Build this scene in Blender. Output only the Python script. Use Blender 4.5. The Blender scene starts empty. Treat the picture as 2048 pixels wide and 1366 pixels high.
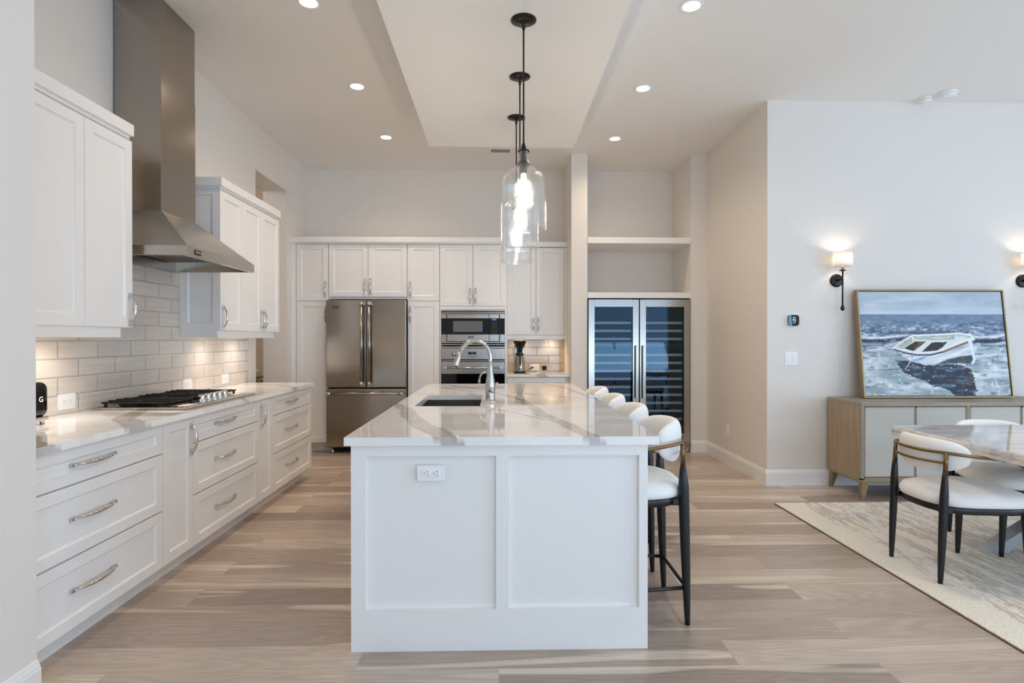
import bpy, bmesh, math, random
import numpy as np
from mathutils import Vector, Matrix
random.seed(7)
SC = bpy.context.scene
COL = SC.collection
R = math.radians

# ------------------------------------------------------------------ camera
cam_d = bpy.data.cameras.new('camera'); cam = bpy.data.objects.new('camera', cam_d); COL.objects.link(cam)
cam.location = (0, 0, 1.325)
cam.rotation_euler = (math.pi/2 - R(0.28), 0, -R(1.38))
cam_d.sensor_width = 36; cam_d.lens = 1120/2048*36; cam_d.clip_start = .05; cam_d.clip_end = 200
SC.camera = cam
# ------------------------------------------------------------------ view
SC.view_settings.view_transform = 'Standard'; SC.view_settings.look = 'None'
SC.view_settings.gamma = 1; SC.view_settings.use_curve_mapping = False
SC.view_settings.exposure = 0.05
SC.cycles.max_bounces = 12; SC.cycles.diffuse_bounces = 6; SC.cycles.glossy_bounces = 5
SC.cycles.transparent_max_bounces = 24; SC.cycles.sample_clamp_indirect = 6
SC.cycles.caustics_reflective = False; SC.cycles.caustics_refractive = False
# ------------------------------------------------------------------ world: overcast-bright daytime sky
wd = bpy.data.worlds.new('sky'); SC.world = wd; wd.use_nodes = True
bgn = wd.node_tree.nodes['Background']; bgn.inputs[0].default_value = (.55, .72, 1.0, 1); bgn.inputs[1].default_value = 1.1
# ------------------------------------------------------------------ daylight through the windows behind and right of the camera
def area(name, loc, rot, sx, sy, power, color):
    l = bpy.data.lights.new(name, 'AREA'); l.shape = 'RECTANGLE'; l.size = sx; l.size_y = sy
    l.energy = power; l.color = color
    o = bpy.data.objects.new(name, l); COL.objects.link(o); o.location = loc; o.rotation_euler = rot
    return o
area('daylight_rear', (2.65, -3.4, 1.5), (R(90), 0, 0), 4.6, 2.7, 44, (.48, .71, 1.0))
area('daylight_right', (7.4, -.2, 1.6), (R(90), 0, R(90)), 5.5, 2.5, 92, (.56, .76, 1.0))
# added fill lights, tilted up at the same windows to brighten the ceiling
area('ceiling_fill_rear', (2.65, -3.35, .8), (R(135), 0, 0), 4.6, 1.2, 80, (.56, .78, 1.0))
area('ceiling_fill_right', (7.35, -.2, .8), (R(135), 0, R(90)), 5.5, 1.2, 80, (.66, .82, 1.0))
for lx, ly in ((3.4, 1.5), (5.3, 1.5), (1.0, .1), (-.7, .1)):   # unseen spots added to brighten the rug, drawers and near floor
    _l = bpy.data.lights.new('great_room_fill', 'SPOT'); _l.energy = 48 if lx > 2 else 14; _l.color = (1, .93, .84); _l.spot_size = R(150); _l.spot_blend = 1; _l.shadow_soft_size = .06
    _o = bpy.data.objects.new('great_room_fill', _l); COL.objects.link(_o); _o.location = (lx, ly, 3.44)
WARM = (1.0, .77, .56)
DL_POWER = 38

# ------------------------------------------------------------------ helpers
def lin(c):
    return tuple(((x/255)/12.92 if x/255 <= .04045 else ((x/255+.055)/1.055)**2.4) for x in c)
def sset(n, k, v):
    if k in n.inputs: n.inputs[k].default_value = v
def pm(name, col, rough=.5, metal=0, spec=.5, coat=0, coat_r=.05, bump=0, bscale=60, aniso=0, sheen=0, emit=None, es=0):
    m = bpy.data.materials.new(name); m.use_nodes = True
    nt = m.node_tree; b = nt.nodes['Principled BSDF']
    b.inputs['Base Color'].default_value = (*lin(col), 1); b.inputs['Roughness'].default_value = rough
    b.inputs['Metallic'].default_value = metal; sset(b, 'Specular IOR Level', spec)
    sset(b, 'Coat Weight', coat); sset(b, 'Coat Roughness', coat_r); sset(b, 'Anisotropic', aniso); sset(b, 'Sheen Weight', sheen)
    if emit: sset(b, 'Emission Color', (*lin(emit), 1)); sset(b, 'Emission Strength', es)
    if bump:
        tc = nt.nodes.new('ShaderNodeTexCoord'); nz = nt.nodes.new('ShaderNodeTexNoise'); nz.inputs['Scale'].default_value = bscale
        nz.inputs['Detail'].default_value = 4
        bp = nt.nodes.new('ShaderNodeBump'); bp.inputs['Strength'].default_value = bump; bp.inputs['Distance'].default_value = .002
        nt.links.new(tc.outputs['Object'], nz.inputs['Vector']); nt.links.new(nz.outputs['Fac'], bp.inputs['Height'])
        nt.links.new(bp.outputs['Normal'], b.inputs['Normal'])
    return m
def N(nt, t, **kw):
    n = nt.nodes.new(t)
    for k, v in kw.items():
        if k.startswith('_'): setattr(n, k[1:], v)
        else: n.inputs[k.replace('__', ' ')].default_value = v
    return n
def L(nt, a, b): nt.links.new(a, b)
def ramp(nt, stops):
    n = nt.nodes.new('ShaderNodeValToRGB'); cr = n.color_ramp
    while len(cr.elements) < len(stops): cr.elements.new(.5)
    for e, (p, c) in zip(cr.elements, stops): e.position = p; e.color = (*lin(c), 1)
    return n

def brushed(name, col, rough, direction='z', streak=.5, metal=1):
    """brushed steel: fine grain stretched along a direction"""
    m = pm(name, col, rough, metal); nt = m.node_tree; b = nt.nodes['Principled BSDF']
    tc = N(nt, 'ShaderNodeTexCoord'); mp = N(nt, 'ShaderNodeMapping')
    s = {'x': (3, 300, 300), 'y': (300, 3, 300), 'z': (300, 300, 3)}[direction]; mp.inputs['Scale'].default_value = s
    nz = N(nt, 'ShaderNodeTexNoise', Scale=1.0, Detail=3.0)
    L(nt, tc.outputs['Object'], mp.inputs['Vector']); L(nt, mp.outputs[0], nz.inputs['Vector'])
    mr = N(nt, 'ShaderNodeMapRange'); mr.inputs[3].default_value = max(.02, rough-.06*streak*2); mr.inputs[4].default_value = rough+.08*streak*2
    L(nt, nz.outputs['Fac'], mr.inputs[0]); L(nt, mr.outputs[0], b.inputs['Roughness'])
    bp = N(nt, 'ShaderNodeBump', Strength=.06*streak, Distance=.001); L(nt, nz.outputs['Fac'], bp.inputs['Height']); L(nt, bp.outputs[0], b.inputs['Normal'])
    return m

M = {}
M['wall'] = pm('wall_paint', (230, 224, 217), .75, bump=.03, bscale=220)
M['ceil'] = pm('ceiling_paint', (238, 235, 231), .85, bump=.03, bscale=160)
M['trim'] = pm('trim_paint', (236, 234, 231), .4)
M['cab'] = pm('cabinet_lacquer', (238, 236, 233), .32)
M['cabdark'] = pm('cabinet_gap', (110, 104, 98), .8)
M['chrome'] = pm('chrome', (215, 215, 215), .08, 1)
M['steel'] = brushed('brushed_steel_vertical', (168, 161, 153), .19, 'z')
M['steelx'] = brushed('brushed_steel_horizontal', (176, 170, 163), .25, 'x')
M['steely'] = brushed('brushed_steel_depth', (176, 170, 163), .25, 'y')
M['nickel'] = pm('satin_nickel', (190, 190, 188), .25, 1)
M['steeld'] = pm('steel_dark', (70, 66, 62), .35, 1)
M['black'] = pm('black_satin', (16, 16, 18), .38)
M['blackgloss'] = pm('black_gloss', (9, 9, 11), .06)
M['iron'] = pm('cast_iron', (22, 21, 20), .55, bump=.2, bscale=300)
M['bronze'] = pm('dark_bronze', (38, 35, 33), .35, .6)
M['brass'] = pm('antique_brass', (128, 104, 74), .33, 1)
M['gold'] = pm('gold_frame', (158, 137, 100), .38, .7)
M['fabric'] = pm('white_boucle', (244, 242, 238), .95, bump=.35, bscale=420, sheen=.3)
M['plastic'] = pm('white_plastic', (240, 240, 240), .3)
M['socket'] = pm('socket_dark', (40, 38, 36), .6)
M['glossdark'] = pm('dark_display', (12, 14, 22), .1)
M['blue'] = pm('blue_display', (30, 50, 160), .3, emit=(70, 110, 255), es=1.2)
M['white_text'] = pm('white_text', (230, 235, 240), .5, emit=(230, 235, 240), es=.8)
M['silver'] = pm('badge_silver', (205, 205, 205), .3, .8)
M['teal'] = pm('teal_display', (70, 130, 150), .2, emit=(90, 150, 170), es=.25)
M['shade'] = None
M['bulb'] = pm('bulb_glow', (255, 240, 220), .3, emit=(255, 236, 208), es=14)
M['pbulb'] = pm('pendant_bulb_glow', (255, 240, 220), .3, emit=(255, 240, 214), es=150)
M['dl'] = pm('downlight_glow', (255, 246, 235), .3, emit=(255, 244, 230), es=9)
M['wirec'] = pm('cream_plastic', (225, 215, 195), .4)
M['sink'] = brushed('sink_steel', (120, 118, 115), .35, 'x')
M['grout'] = pm('grout', (150, 145, 138), .9)
M['table_steel'] = pm('table_leg_steel', (178, 184, 190), .42, .55)
M['rackbar'] = pm('rack_front', (205, 208, 205), .4, .3)
M['innerdark'] = pm('cooler_interior', (30, 29, 28), .6)
M['screen'] = pm('oven_window', (105, 108, 112), .12)

# ---- wood for the sideboard
def wood(name, a, b, axis_scale):
    m = pm(name, a, .5); nt = m.node_tree; bs = nt.nodes['Principled BSDF']
    tc = N(nt, 'ShaderNodeTexCoord'); mp = N(nt, 'ShaderNodeMapping'); mp.inputs['Scale'].default_value = axis_scale
    nz = N(nt, 'ShaderNodeTexNoise', Scale=1.0, Detail=6.0, Roughness=.65, Distortion=.6)
    L(nt, tc.outputs['Object'], mp.inputs[0]); L(nt, mp.outputs[0], nz.inputs[0])
    r = ramp(nt, [(.3, a), (.7, b)]); L(nt, nz.outputs['Fac'], r.inputs[0]); L(nt, r.outputs[0], bs.inputs['Base Color'])
    return m
M['oakz'] = wood('sideboard_oak_side', (146, 126, 102), (176, 156, 130), (40, 40, 2))
M['oakx'] = wood('sideboard_oak_front', (143, 131, 114), (166, 154, 137), (2, 40, 60))
M['linen'] = pm('linen_panel', (198, 197, 190), .85, bump=.3, bscale=600)

# ---- oak plank floor, boards running along X
def floor_mat():
    m = pm('oak_plank_floor', (180, 160, 140), .33); nt = m.node_tree; b = nt.nodes['Principled BSDF']
    tc = N(nt, 'ShaderNodeTexCoord')
    br = N(nt, 'ShaderNodeTexBrick', Scale=1.0); br.offset = .37; br.offset_frequency = 2; br.squash = 1
    br.inputs['Brick Width'].default_value = 1.55; br.inputs['Row Height'].default_value = .187
    br.inputs['Mortar Size'].default_value = .0012; br.inputs['Mortar Smooth'].default_value = .2; br.inputs['Bias'].default_value = 0
    br.inputs['Color1'].default_value = (0, 0, 0, 1); br.inputs['Color2'].default_value = (1, 1, 1, 1); br.inputs['Mortar'].default_value = (.5, .5, .5, 1)
    L(nt, tc.outputs['Object'], br.inputs['Vector'])
    sc = N(nt, 'ShaderNodeVectorMath', _operation='SCALE'); sc.inputs['Scale'].default_value = 61.0
    L(nt, br.outputs['Color'], sc.inputs[0])
    mp = N(nt, 'ShaderNodeMapping'); mp.inputs['Scale'].default_value = (.55, 5.0, 1); L(nt, tc.outputs['Object'], mp.inputs[0])
    ad = N(nt, 'ShaderNodeVectorMath', _operation='ADD'); L(nt, mp.outputs[0], ad.inputs[0]); L(nt, sc.outputs[0], ad.inputs[1])
    big = N(nt, 'ShaderNodeTexNoise', Scale=1.0, Detail=2.5, Distortion=.5); L(nt, ad.outputs[0], big.inputs[0])
    # sapwood streaks
    rs = ramp(nt, [(.0, (0, 0, 0)), (.57, (0, 0, 0)), (.61, (255, 255, 255)), (1, (255, 255, 255))]); L(nt, big.outputs['Fac'], rs.inputs[0])
    # cathedral grain
    k = N(nt, 'ShaderNodeMath', _operation='MULTIPLY'); k.inputs[1].default_value = 110; L(nt, big.outputs['Fac'], k.inputs[0])
    sn = N(nt, 'ShaderNodeMath', _operation='SINE'); L(nt, k.outputs[0], sn.inputs[0])
    mp2 = N(nt, 'ShaderNodeMapping'); mp2.inputs['Scale'].default_value = (3, 130, 1); L(nt, tc.outputs['Object'], mp2.inputs[0])
    fine = N(nt, 'ShaderNodeTexNoise', Scale=1.0, Detail=4.0); L(nt, mp2.outputs[0], fine.inputs[0])
    base = ramp(nt, [(0, (158, 141, 130)), (.3, (186, 168, 154)), (.65, (204, 186, 170)), (1, (170, 153, 140))]); L(nt, br.outputs['Color'], base.inputs[0])
    mx = N(nt, 'ShaderNodeMix', _data_type='RGBA'); L(nt, rs.outputs[0], mx.inputs[0]); L(nt, base.outputs[0], mx.inputs[6])
    mx.inputs[7].default_value = (*lin((218, 201, 181)), 1)
    # multiply by grain
    g1 = N(nt, 'ShaderNodeMapRange'); g1.inputs[1].default_value = -1; g1.inputs[2].default_value = 1; g1.inputs[3].default_value = .91; g1.inputs[4].default_value = 1.04
    L(nt, sn.outputs[0], g1.inputs[0])
    g2 = N(nt, 'ShaderNodeMapRange'); g2.inputs[1].default_value = .25; g2.inputs[2].default_value = .75; g2.inputs[3].default_value = .84; g2.inputs[4].default_value = 1.10
    L(nt, fine.outputs['Fac'], g2.inputs[0])
    g = N(nt, 'ShaderNodeMath', _operation='MULTIPLY'); L(nt, g1.outputs[0], g.inputs[0]); L(nt, g2.outputs[0], g.inputs[1])
    mor = N(nt, 'ShaderNodeMapRange'); mor.inputs[3].default_value = 1; mor.inputs[4].default_value = .78; L(nt, br.outputs['Fac'], mor.inputs[0])
    g3 = N(nt, 'ShaderNodeMath', _operation='MULTIPLY'); L(nt, g.outputs[0], g3.inputs[0]); L(nt, mor.outputs[0], g3.inputs[1])
    ml = N(nt, 'ShaderNodeVectorMath', _operation='SCALE'); L(nt, mx.outputs[2], ml.inputs[0]); L(nt, g3.outputs[0], ml.inputs['Scale'])
    L(nt, ml.outputs[0], b.inputs['Base Color'])
    bp = N(nt, 'ShaderNodeBump', Strength=.12, Distance=.001); L(nt, fine.outputs['Fac'], bp.inputs['Height']); L(nt, bp.outputs[0], b.inputs['Normal'])
    return m
M['floor'] = floor_mat()

# ---- glazed subway tile; u = along the wall, v = height
def tile_mat(name, axis, u0, v0, c1, c2, groutc):
    m = pm(name, c1, .12, coat=.3); nt = m.node_tree; b = nt.nodes['Principled BSDF']
    tc = N(nt, 'ShaderNodeTexCoord'); sp = N(nt, 'ShaderNodeSeparateXYZ'); L(nt, tc.outputs['Object'], sp.inputs[0])
    cb = N(nt, 'ShaderNodeCombineXYZ'); L(nt, sp.outputs[axis], cb.inputs[0]); L(nt, sp.outputs[2], cb.inputs[1])
    mp = N(nt, 'ShaderNodeMapping'); mp.inputs['Location'].default_value = (-u0, -v0, 0); L(nt, cb.outputs[0], mp.inputs[0])
    br = N(nt, 'ShaderNodeTexBrick', Scale=1.0); br.offset = .5; br.offset_frequency = 2
    br.inputs['Brick Width'].default_value = .305; br.inputs['Row Height'].default_value = .1013
    br.inputs['Mortar Size'].default_value = .0028; br.inputs['Mortar Smooth'].default_value = .3
    br.inputs['Color1'].default_value = (*lin(c1), 1); br.inputs['Color2'].default_value = (*lin(c2), 1); br.inputs['Mortar'].default_value = (*lin(groutc), 1)
    L(nt, mp.outputs[0], br.inputs[0])
    mp2 = N(nt, 'ShaderNodeMapping'); mp2.inputs['Scale'].default_value = (3, 45, 1); L(nt, cb.outputs[0], mp2.inputs[0])
    nz = N(nt, 'ShaderNodeTexNoise', Scale=1.0, Detail=3.0); L(nt, mp2.outputs[0], nz.inputs[0])
    mr = N(nt, 'ShaderNodeMapRange'); mr.inputs[1].default_value = .3; mr.inputs[2].default_value = .7; mr.inputs[3].default_value = .93; mr.inputs[4].default_value = 1.05
    L(nt, nz.outputs['Fac'], mr.inputs[0])
    ml = N(nt, 'ShaderNodeVectorMath', _operation='SCALE'); L(nt, br.outputs['Color'], ml.inputs[0]); L(nt, mr.outputs[0], ml.inputs['Scale']); L(nt, ml.outputs[0], b.inputs['Base Color'])
    rr = N(nt, 'ShaderNodeMapRange'); rr.inputs[3].default_value = .12; rr.inputs[4].default_value = .8; L(nt, br.outputs['Fac'], rr.inputs[0]); L(nt, rr.outputs[0], b.inputs['Roughness'])
    inv = N(nt, 'ShaderNodeMath', _operation='SUBTRACT'); inv.inputs[0].default_value = 1; L(nt, br.outputs['Fac'], inv.inputs[1])
    br2 = N(nt, 'ShaderNodeTexBrick', Scale=1.0); br2.offset = .5; br2.offset_frequency = 2
    br2.inputs['Brick Width'].default_value = .305; br2.inputs['Row Height'].default_value = .1013
    br2.inputs['Mortar Size'].default_value = .010; br2.inputs['Mortar Smooth'].default_value = 1.0; L(nt, mp.outputs[0], br2.inputs[0])
    inv2 = N(nt, 'ShaderNodeMath', _operation='SUBTRACT'); inv2.inputs[0].default_value = 1; L(nt, br2.outputs['Fac'], inv2.inputs[1])
    bp = N(nt, 'ShaderNodeBump', Strength=.7, Distance=.004); L(nt, inv2.outputs[0], bp.inputs['Height'])
    L(nt, bp.outputs[0], b.inputs['Normal'])
    return m
M['tile'] = tile_mat('backsplash_tile', 1, 3.73-.305*20, .908-.1013*20, (216, 206, 195), (206, 196, 186), (168, 161, 153))
M['tile2'] = tile_mat('nook_tile', 0, .64-.305*20, .908-.1013*20, (186, 172, 152), (178, 164, 145), (140, 128, 114))

# ---- thin clear seeded glass
def glass_mat(name, tint, refl, rough=.02, seeds=False, base=0.04):
    m = bpy.data.materials.new(name); m.use_nodes = True; nt = m.node_tree
    nt.nodes.remove(nt.nodes['Principled BSDF']); out = nt.nodes['Material Output']
    tr = N(nt, 'ShaderNodeBsdfTransparent'); tr.inputs[0].default_value = (*tint, 1)
    gl = N(nt, 'ShaderNodeBsdfGlossy'); gl.inputs['Roughness'].default_value = rough; gl.inputs['Color'].default_value = (*refl, 1)
    lw = N(nt, 'ShaderNodeLayerWeight'); lw.inputs['Blend'].default_value = .25
    mr = N(nt, 'ShaderNodeMapRange'); mr.inputs[3].default_value = base; mr.inputs[4].default_value = .55; L(nt, lw.outputs['Facing'], mr.inputs[0])
    mx = N(nt, 'ShaderNodeMixShader'); L(nt, tr.outputs[0], mx.inputs[1]); L(nt, gl.outputs[0], mx.inputs[2])
    fac = mr.outputs[0]
    if seeds:
        tc = N(nt, 'ShaderNodeTexCoord'); nz = N(nt, 'ShaderNodeTexNoise', Scale=22.0, Detail=6.0, Roughness=.7); L(nt, tc.outputs['Object'], nz.inputs[0])
        bp = N(nt, 'ShaderNodeBump', Strength=.5, Distance=.006); L(nt, nz.outputs['Fac'], bp.inputs['Height']); L(nt, bp.outputs[0], gl.inputs['Normal'])
        r = ramp(nt, [(.0, (0, 0, 0)), (.58, (0, 0, 0)), (.68, (80, 80, 80)), (1, (110, 110, 110))]); L(nt, nz.outputs['Fac'], r.inputs[0])
        ad = N(nt, 'ShaderNodeMath', _operation='ADD', _use_clamp=True); L(nt, r.outputs[0], ad.inputs[0]); L(nt, fac, ad.inputs[1]); fac = ad.outputs[0]
    L(nt, fac, mx.inputs[0]); L(nt, mx.outputs[0], out.inputs['Surface'])
    return m
M['glass'] = glass_mat('seeded_glass', (.985, .99, .99), (1, 1, 1), .05, True, .025)
M['cglass'] = glass_mat('cooler_glass', (.72, .76, .80), (.55, .80, 1.0), .02, False, .022)
M['kglass'] = glass_mat('oven_glass', (.35, .35, .36), (1, 1, 1), .02, False, .06)

def shade_mat():
    m = bpy.data.materials.new('linen_lamp_shade'); m.use_nodes = True; nt = m.node_tree
    nt.nodes.remove(nt.nodes['Principled BSDF']); out = nt.nodes['Material Output']
    d = N(nt, 'ShaderNodeBsdfDiffuse'); d.inputs[0].default_value = (.93, .91, .88, 1)
    t = N(nt, 'ShaderNodeBsdfTranslucent'); t.inputs[0].default_value = (.97, .94, .90, 1)
    mx = N(nt, 'ShaderNodeMixShader'); mx.inputs[0].default_value = .7
    L(nt, d.outputs[0], mx.inputs[1]); L(nt, t.outputs[0], mx.inputs[2]); L(nt, mx.outputs[0], out.inputs['Surface'])
    return m
M['shade'] = shade_mat()

def attr_mat(name, rough=.3, coat=0, spec=.5, bump=0):
    m = pm(name, (200, 200, 200), rough, coat=coat, spec=spec); nt = m.node_tree; b = nt.nodes['Principled BSDF']
    a = N(nt, 'ShaderNodeVertexColor'); a.layer_name = 'pigment'; L(nt, a.outputs['Color'], b.inputs['Base Color'])
    if bump:
        tc = N(nt, 'ShaderNodeTexCoord'); nz = N(nt, 'ShaderNodeTexNoise', Scale=90.0, Detail=4.0); L(nt, tc.outputs['Object'], nz.inputs[0])
        bp = N(nt, 'ShaderNodeBump', Strength=bump, Distance=.002); L(nt, nz.outputs['Fac'], bp.inputs['Height']); L(nt, bp.outputs[0], b.inputs['Normal'])
    return m
M['quartz'] = attr_mat('veined_quartz', .035, coat=.25, spec=.6)
M['canvas'] = attr_mat('painted_canvas', .6, bump=.3)

def marble_mat():
    m = pm('grey_beige_marble', (200, 192, 184), .08, coat=.3); nt = m.node_tree; b = nt.nodes['Principled BSDF']
    tc = N(nt, 'ShaderNodeTexCoord'); mp = N(nt, 'ShaderNodeMapping'); mp.inputs['Scale'].default_value = (2.2, 6, 6); mp.inputs['Rotation'].default_value = (0, 0, .25); L(nt, tc.outputs['Object'], mp.inputs[0])
    nz = N(nt, 'ShaderNodeTexNoise', Scale=1.0, Detail=8.0, Roughness=.6, Distortion=1.6); L(nt, mp.outputs[0], nz.inputs[0])
    r = ramp(nt, [(.25, (172, 174, 178)), (.42, (212, 209, 206)), (.55, (228, 218, 209)), (.72, (240, 233, 226))]); L(nt, nz.outputs['Fac'], r.inputs[0])
    vo = N(nt, 'ShaderNodeTexVoronoi', Scale=14.0); vo.feature = 'DISTANCE_TO_EDGE'
    nz2 = N(nt, 'ShaderNodeTexNoise', Scale=9.0, Detail=3.0); L(nt, tc.outputs['Object'], nz2.inputs[0])
    ad = N(nt, 'ShaderNodeVectorMath', _operation='ADD'); L(nt, tc.outputs['Object'], ad.inputs[0]); L(nt, nz2.outputs['Color'], ad.inputs[1]); L(nt, ad.outputs[0], vo.inputs[0])
    mr = N(nt, 'ShaderNodeMapRange'); mr.inputs[2].default_value = .03; mr.inputs[3].default_value = .82; mr.inputs[4].default_value = 1; L(nt, vo.outputs[0], mr.inputs[0])
    ml = N(nt, 'ShaderNodeVectorMath', _operation='SCALE'); L(nt, r.outputs[0], ml.inputs[0]); L(nt, mr.outputs[0], ml.inputs['Scale']); L(nt, ml.outputs[0], b.inputs['Base Color'])
    return m
M['marble'] = marble_mat()
def rug_mat():
    m = pm('woven_wool_rug', (190, 180, 165), .95, sheen=.2); nt = m.node_tree; b = nt.nodes['Principled BSDF']
    tc = N(nt, 'ShaderNodeTexCoord'); sp = N(nt, 'ShaderNodeSeparateXYZ'); L(nt, tc.outputs['Object'], sp.inputs[0])
    mp = N(nt, 'ShaderNodeMapping'); mp.inputs['Scale'].default_value = (6.5, .95, 1); L(nt, tc.outputs['Object'], mp.inputs[0])
    nz = N(nt, 'ShaderNodeTexNoise', Scale=1.0, Detail=9.0, Roughness=.80, Distortion=.35); L(nt, mp.outputs[0], nz.inputs[0])
    r = ramp(nt, [(.34, (168, 164, 162)), (.41, (222, 218, 212)), (.46, (245, 238, 224)), (.495, (214, 194, 168)), (.52, (178, 173, 169)), (.56, (247, 240, 224)), (.66, (228, 223, 216))]); L(nt, nz.outputs['Fac'], r.inputs[0])
    # cream border, ragged inner edge
    mpb = N(nt, 'ShaderNodeMapping'); mpb.inputs['Scale'].default_value = (8, 2.2, 1); L(nt, tc.outputs['Object'], mpb.inputs[0])
    nb = N(nt, 'ShaderNodeTexNoise', Scale=1.0, Detail=5.0); L(nt, mpb.outputs[0], nb.inputs[0])
    a1 = N(nt, 'ShaderNodeMath', _operation='MULTIPLY_ADD'); a1.inputs[1].default_value = -.35; L(nt, nb.outputs['Fac'], a1.inputs[0]); L(nt, sp.outputs[0], a1.inputs[2])
    mr = N(nt, 'ShaderNodeMapRange'); mr.inputs[1].default_value = 2.20; mr.inputs[2].default_value = 2.25; L(nt, a1.outputs[0], mr.inputs[0])
    mx = N(nt, 'ShaderNodeMix', _data_type='RGBA'); mx.inputs[6].default_value = (*lin((238, 229, 211)), 1); L(nt, r.outputs[0], mx.inputs[7]); L(nt, mr.outputs[0], mx.inputs[0])
    mp2 = N(nt, 'ShaderNodeMapping'); mp2.inputs['Scale'].default_value = (190, 90, 1); L(nt, tc.outputs['Object'], mp2.inputs[0])
    n2 = N(nt, 'ShaderNodeTexNoise', Scale=1.0, Detail=3.0); L(nt, mp2.outputs[0], n2.inputs[0])
    g = N(nt, 'ShaderNodeMapRange'); g.inputs[1].default_value = .3; g.inputs[2].default_value = .7; g.inputs[3].default_value = .80; g.inputs[4].default_value = 1.22; L(nt, n2.outputs['Fac'], g.inputs[0])
    ml = N(nt, 'ShaderNodeVectorMath', _operation='SCALE'); L(nt, mx.outputs[2], ml.inputs[0]); L(nt, g.outputs[0], ml.inputs['Scale']); L(nt, ml.outputs[0], b.inputs['Base Color'])
    bp = N(nt, 'ShaderNodeBump', Strength=.9, Distance=.006); L(nt, n2.outputs['Fac'], bp.inputs['Height']); L(nt, bp.outputs[0], b.inputs['Normal'])
    return m
M['rug'] = rug_mat()
M['rugedge'] = pm('rug_binding', (96, 78, 60), .9)

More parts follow.
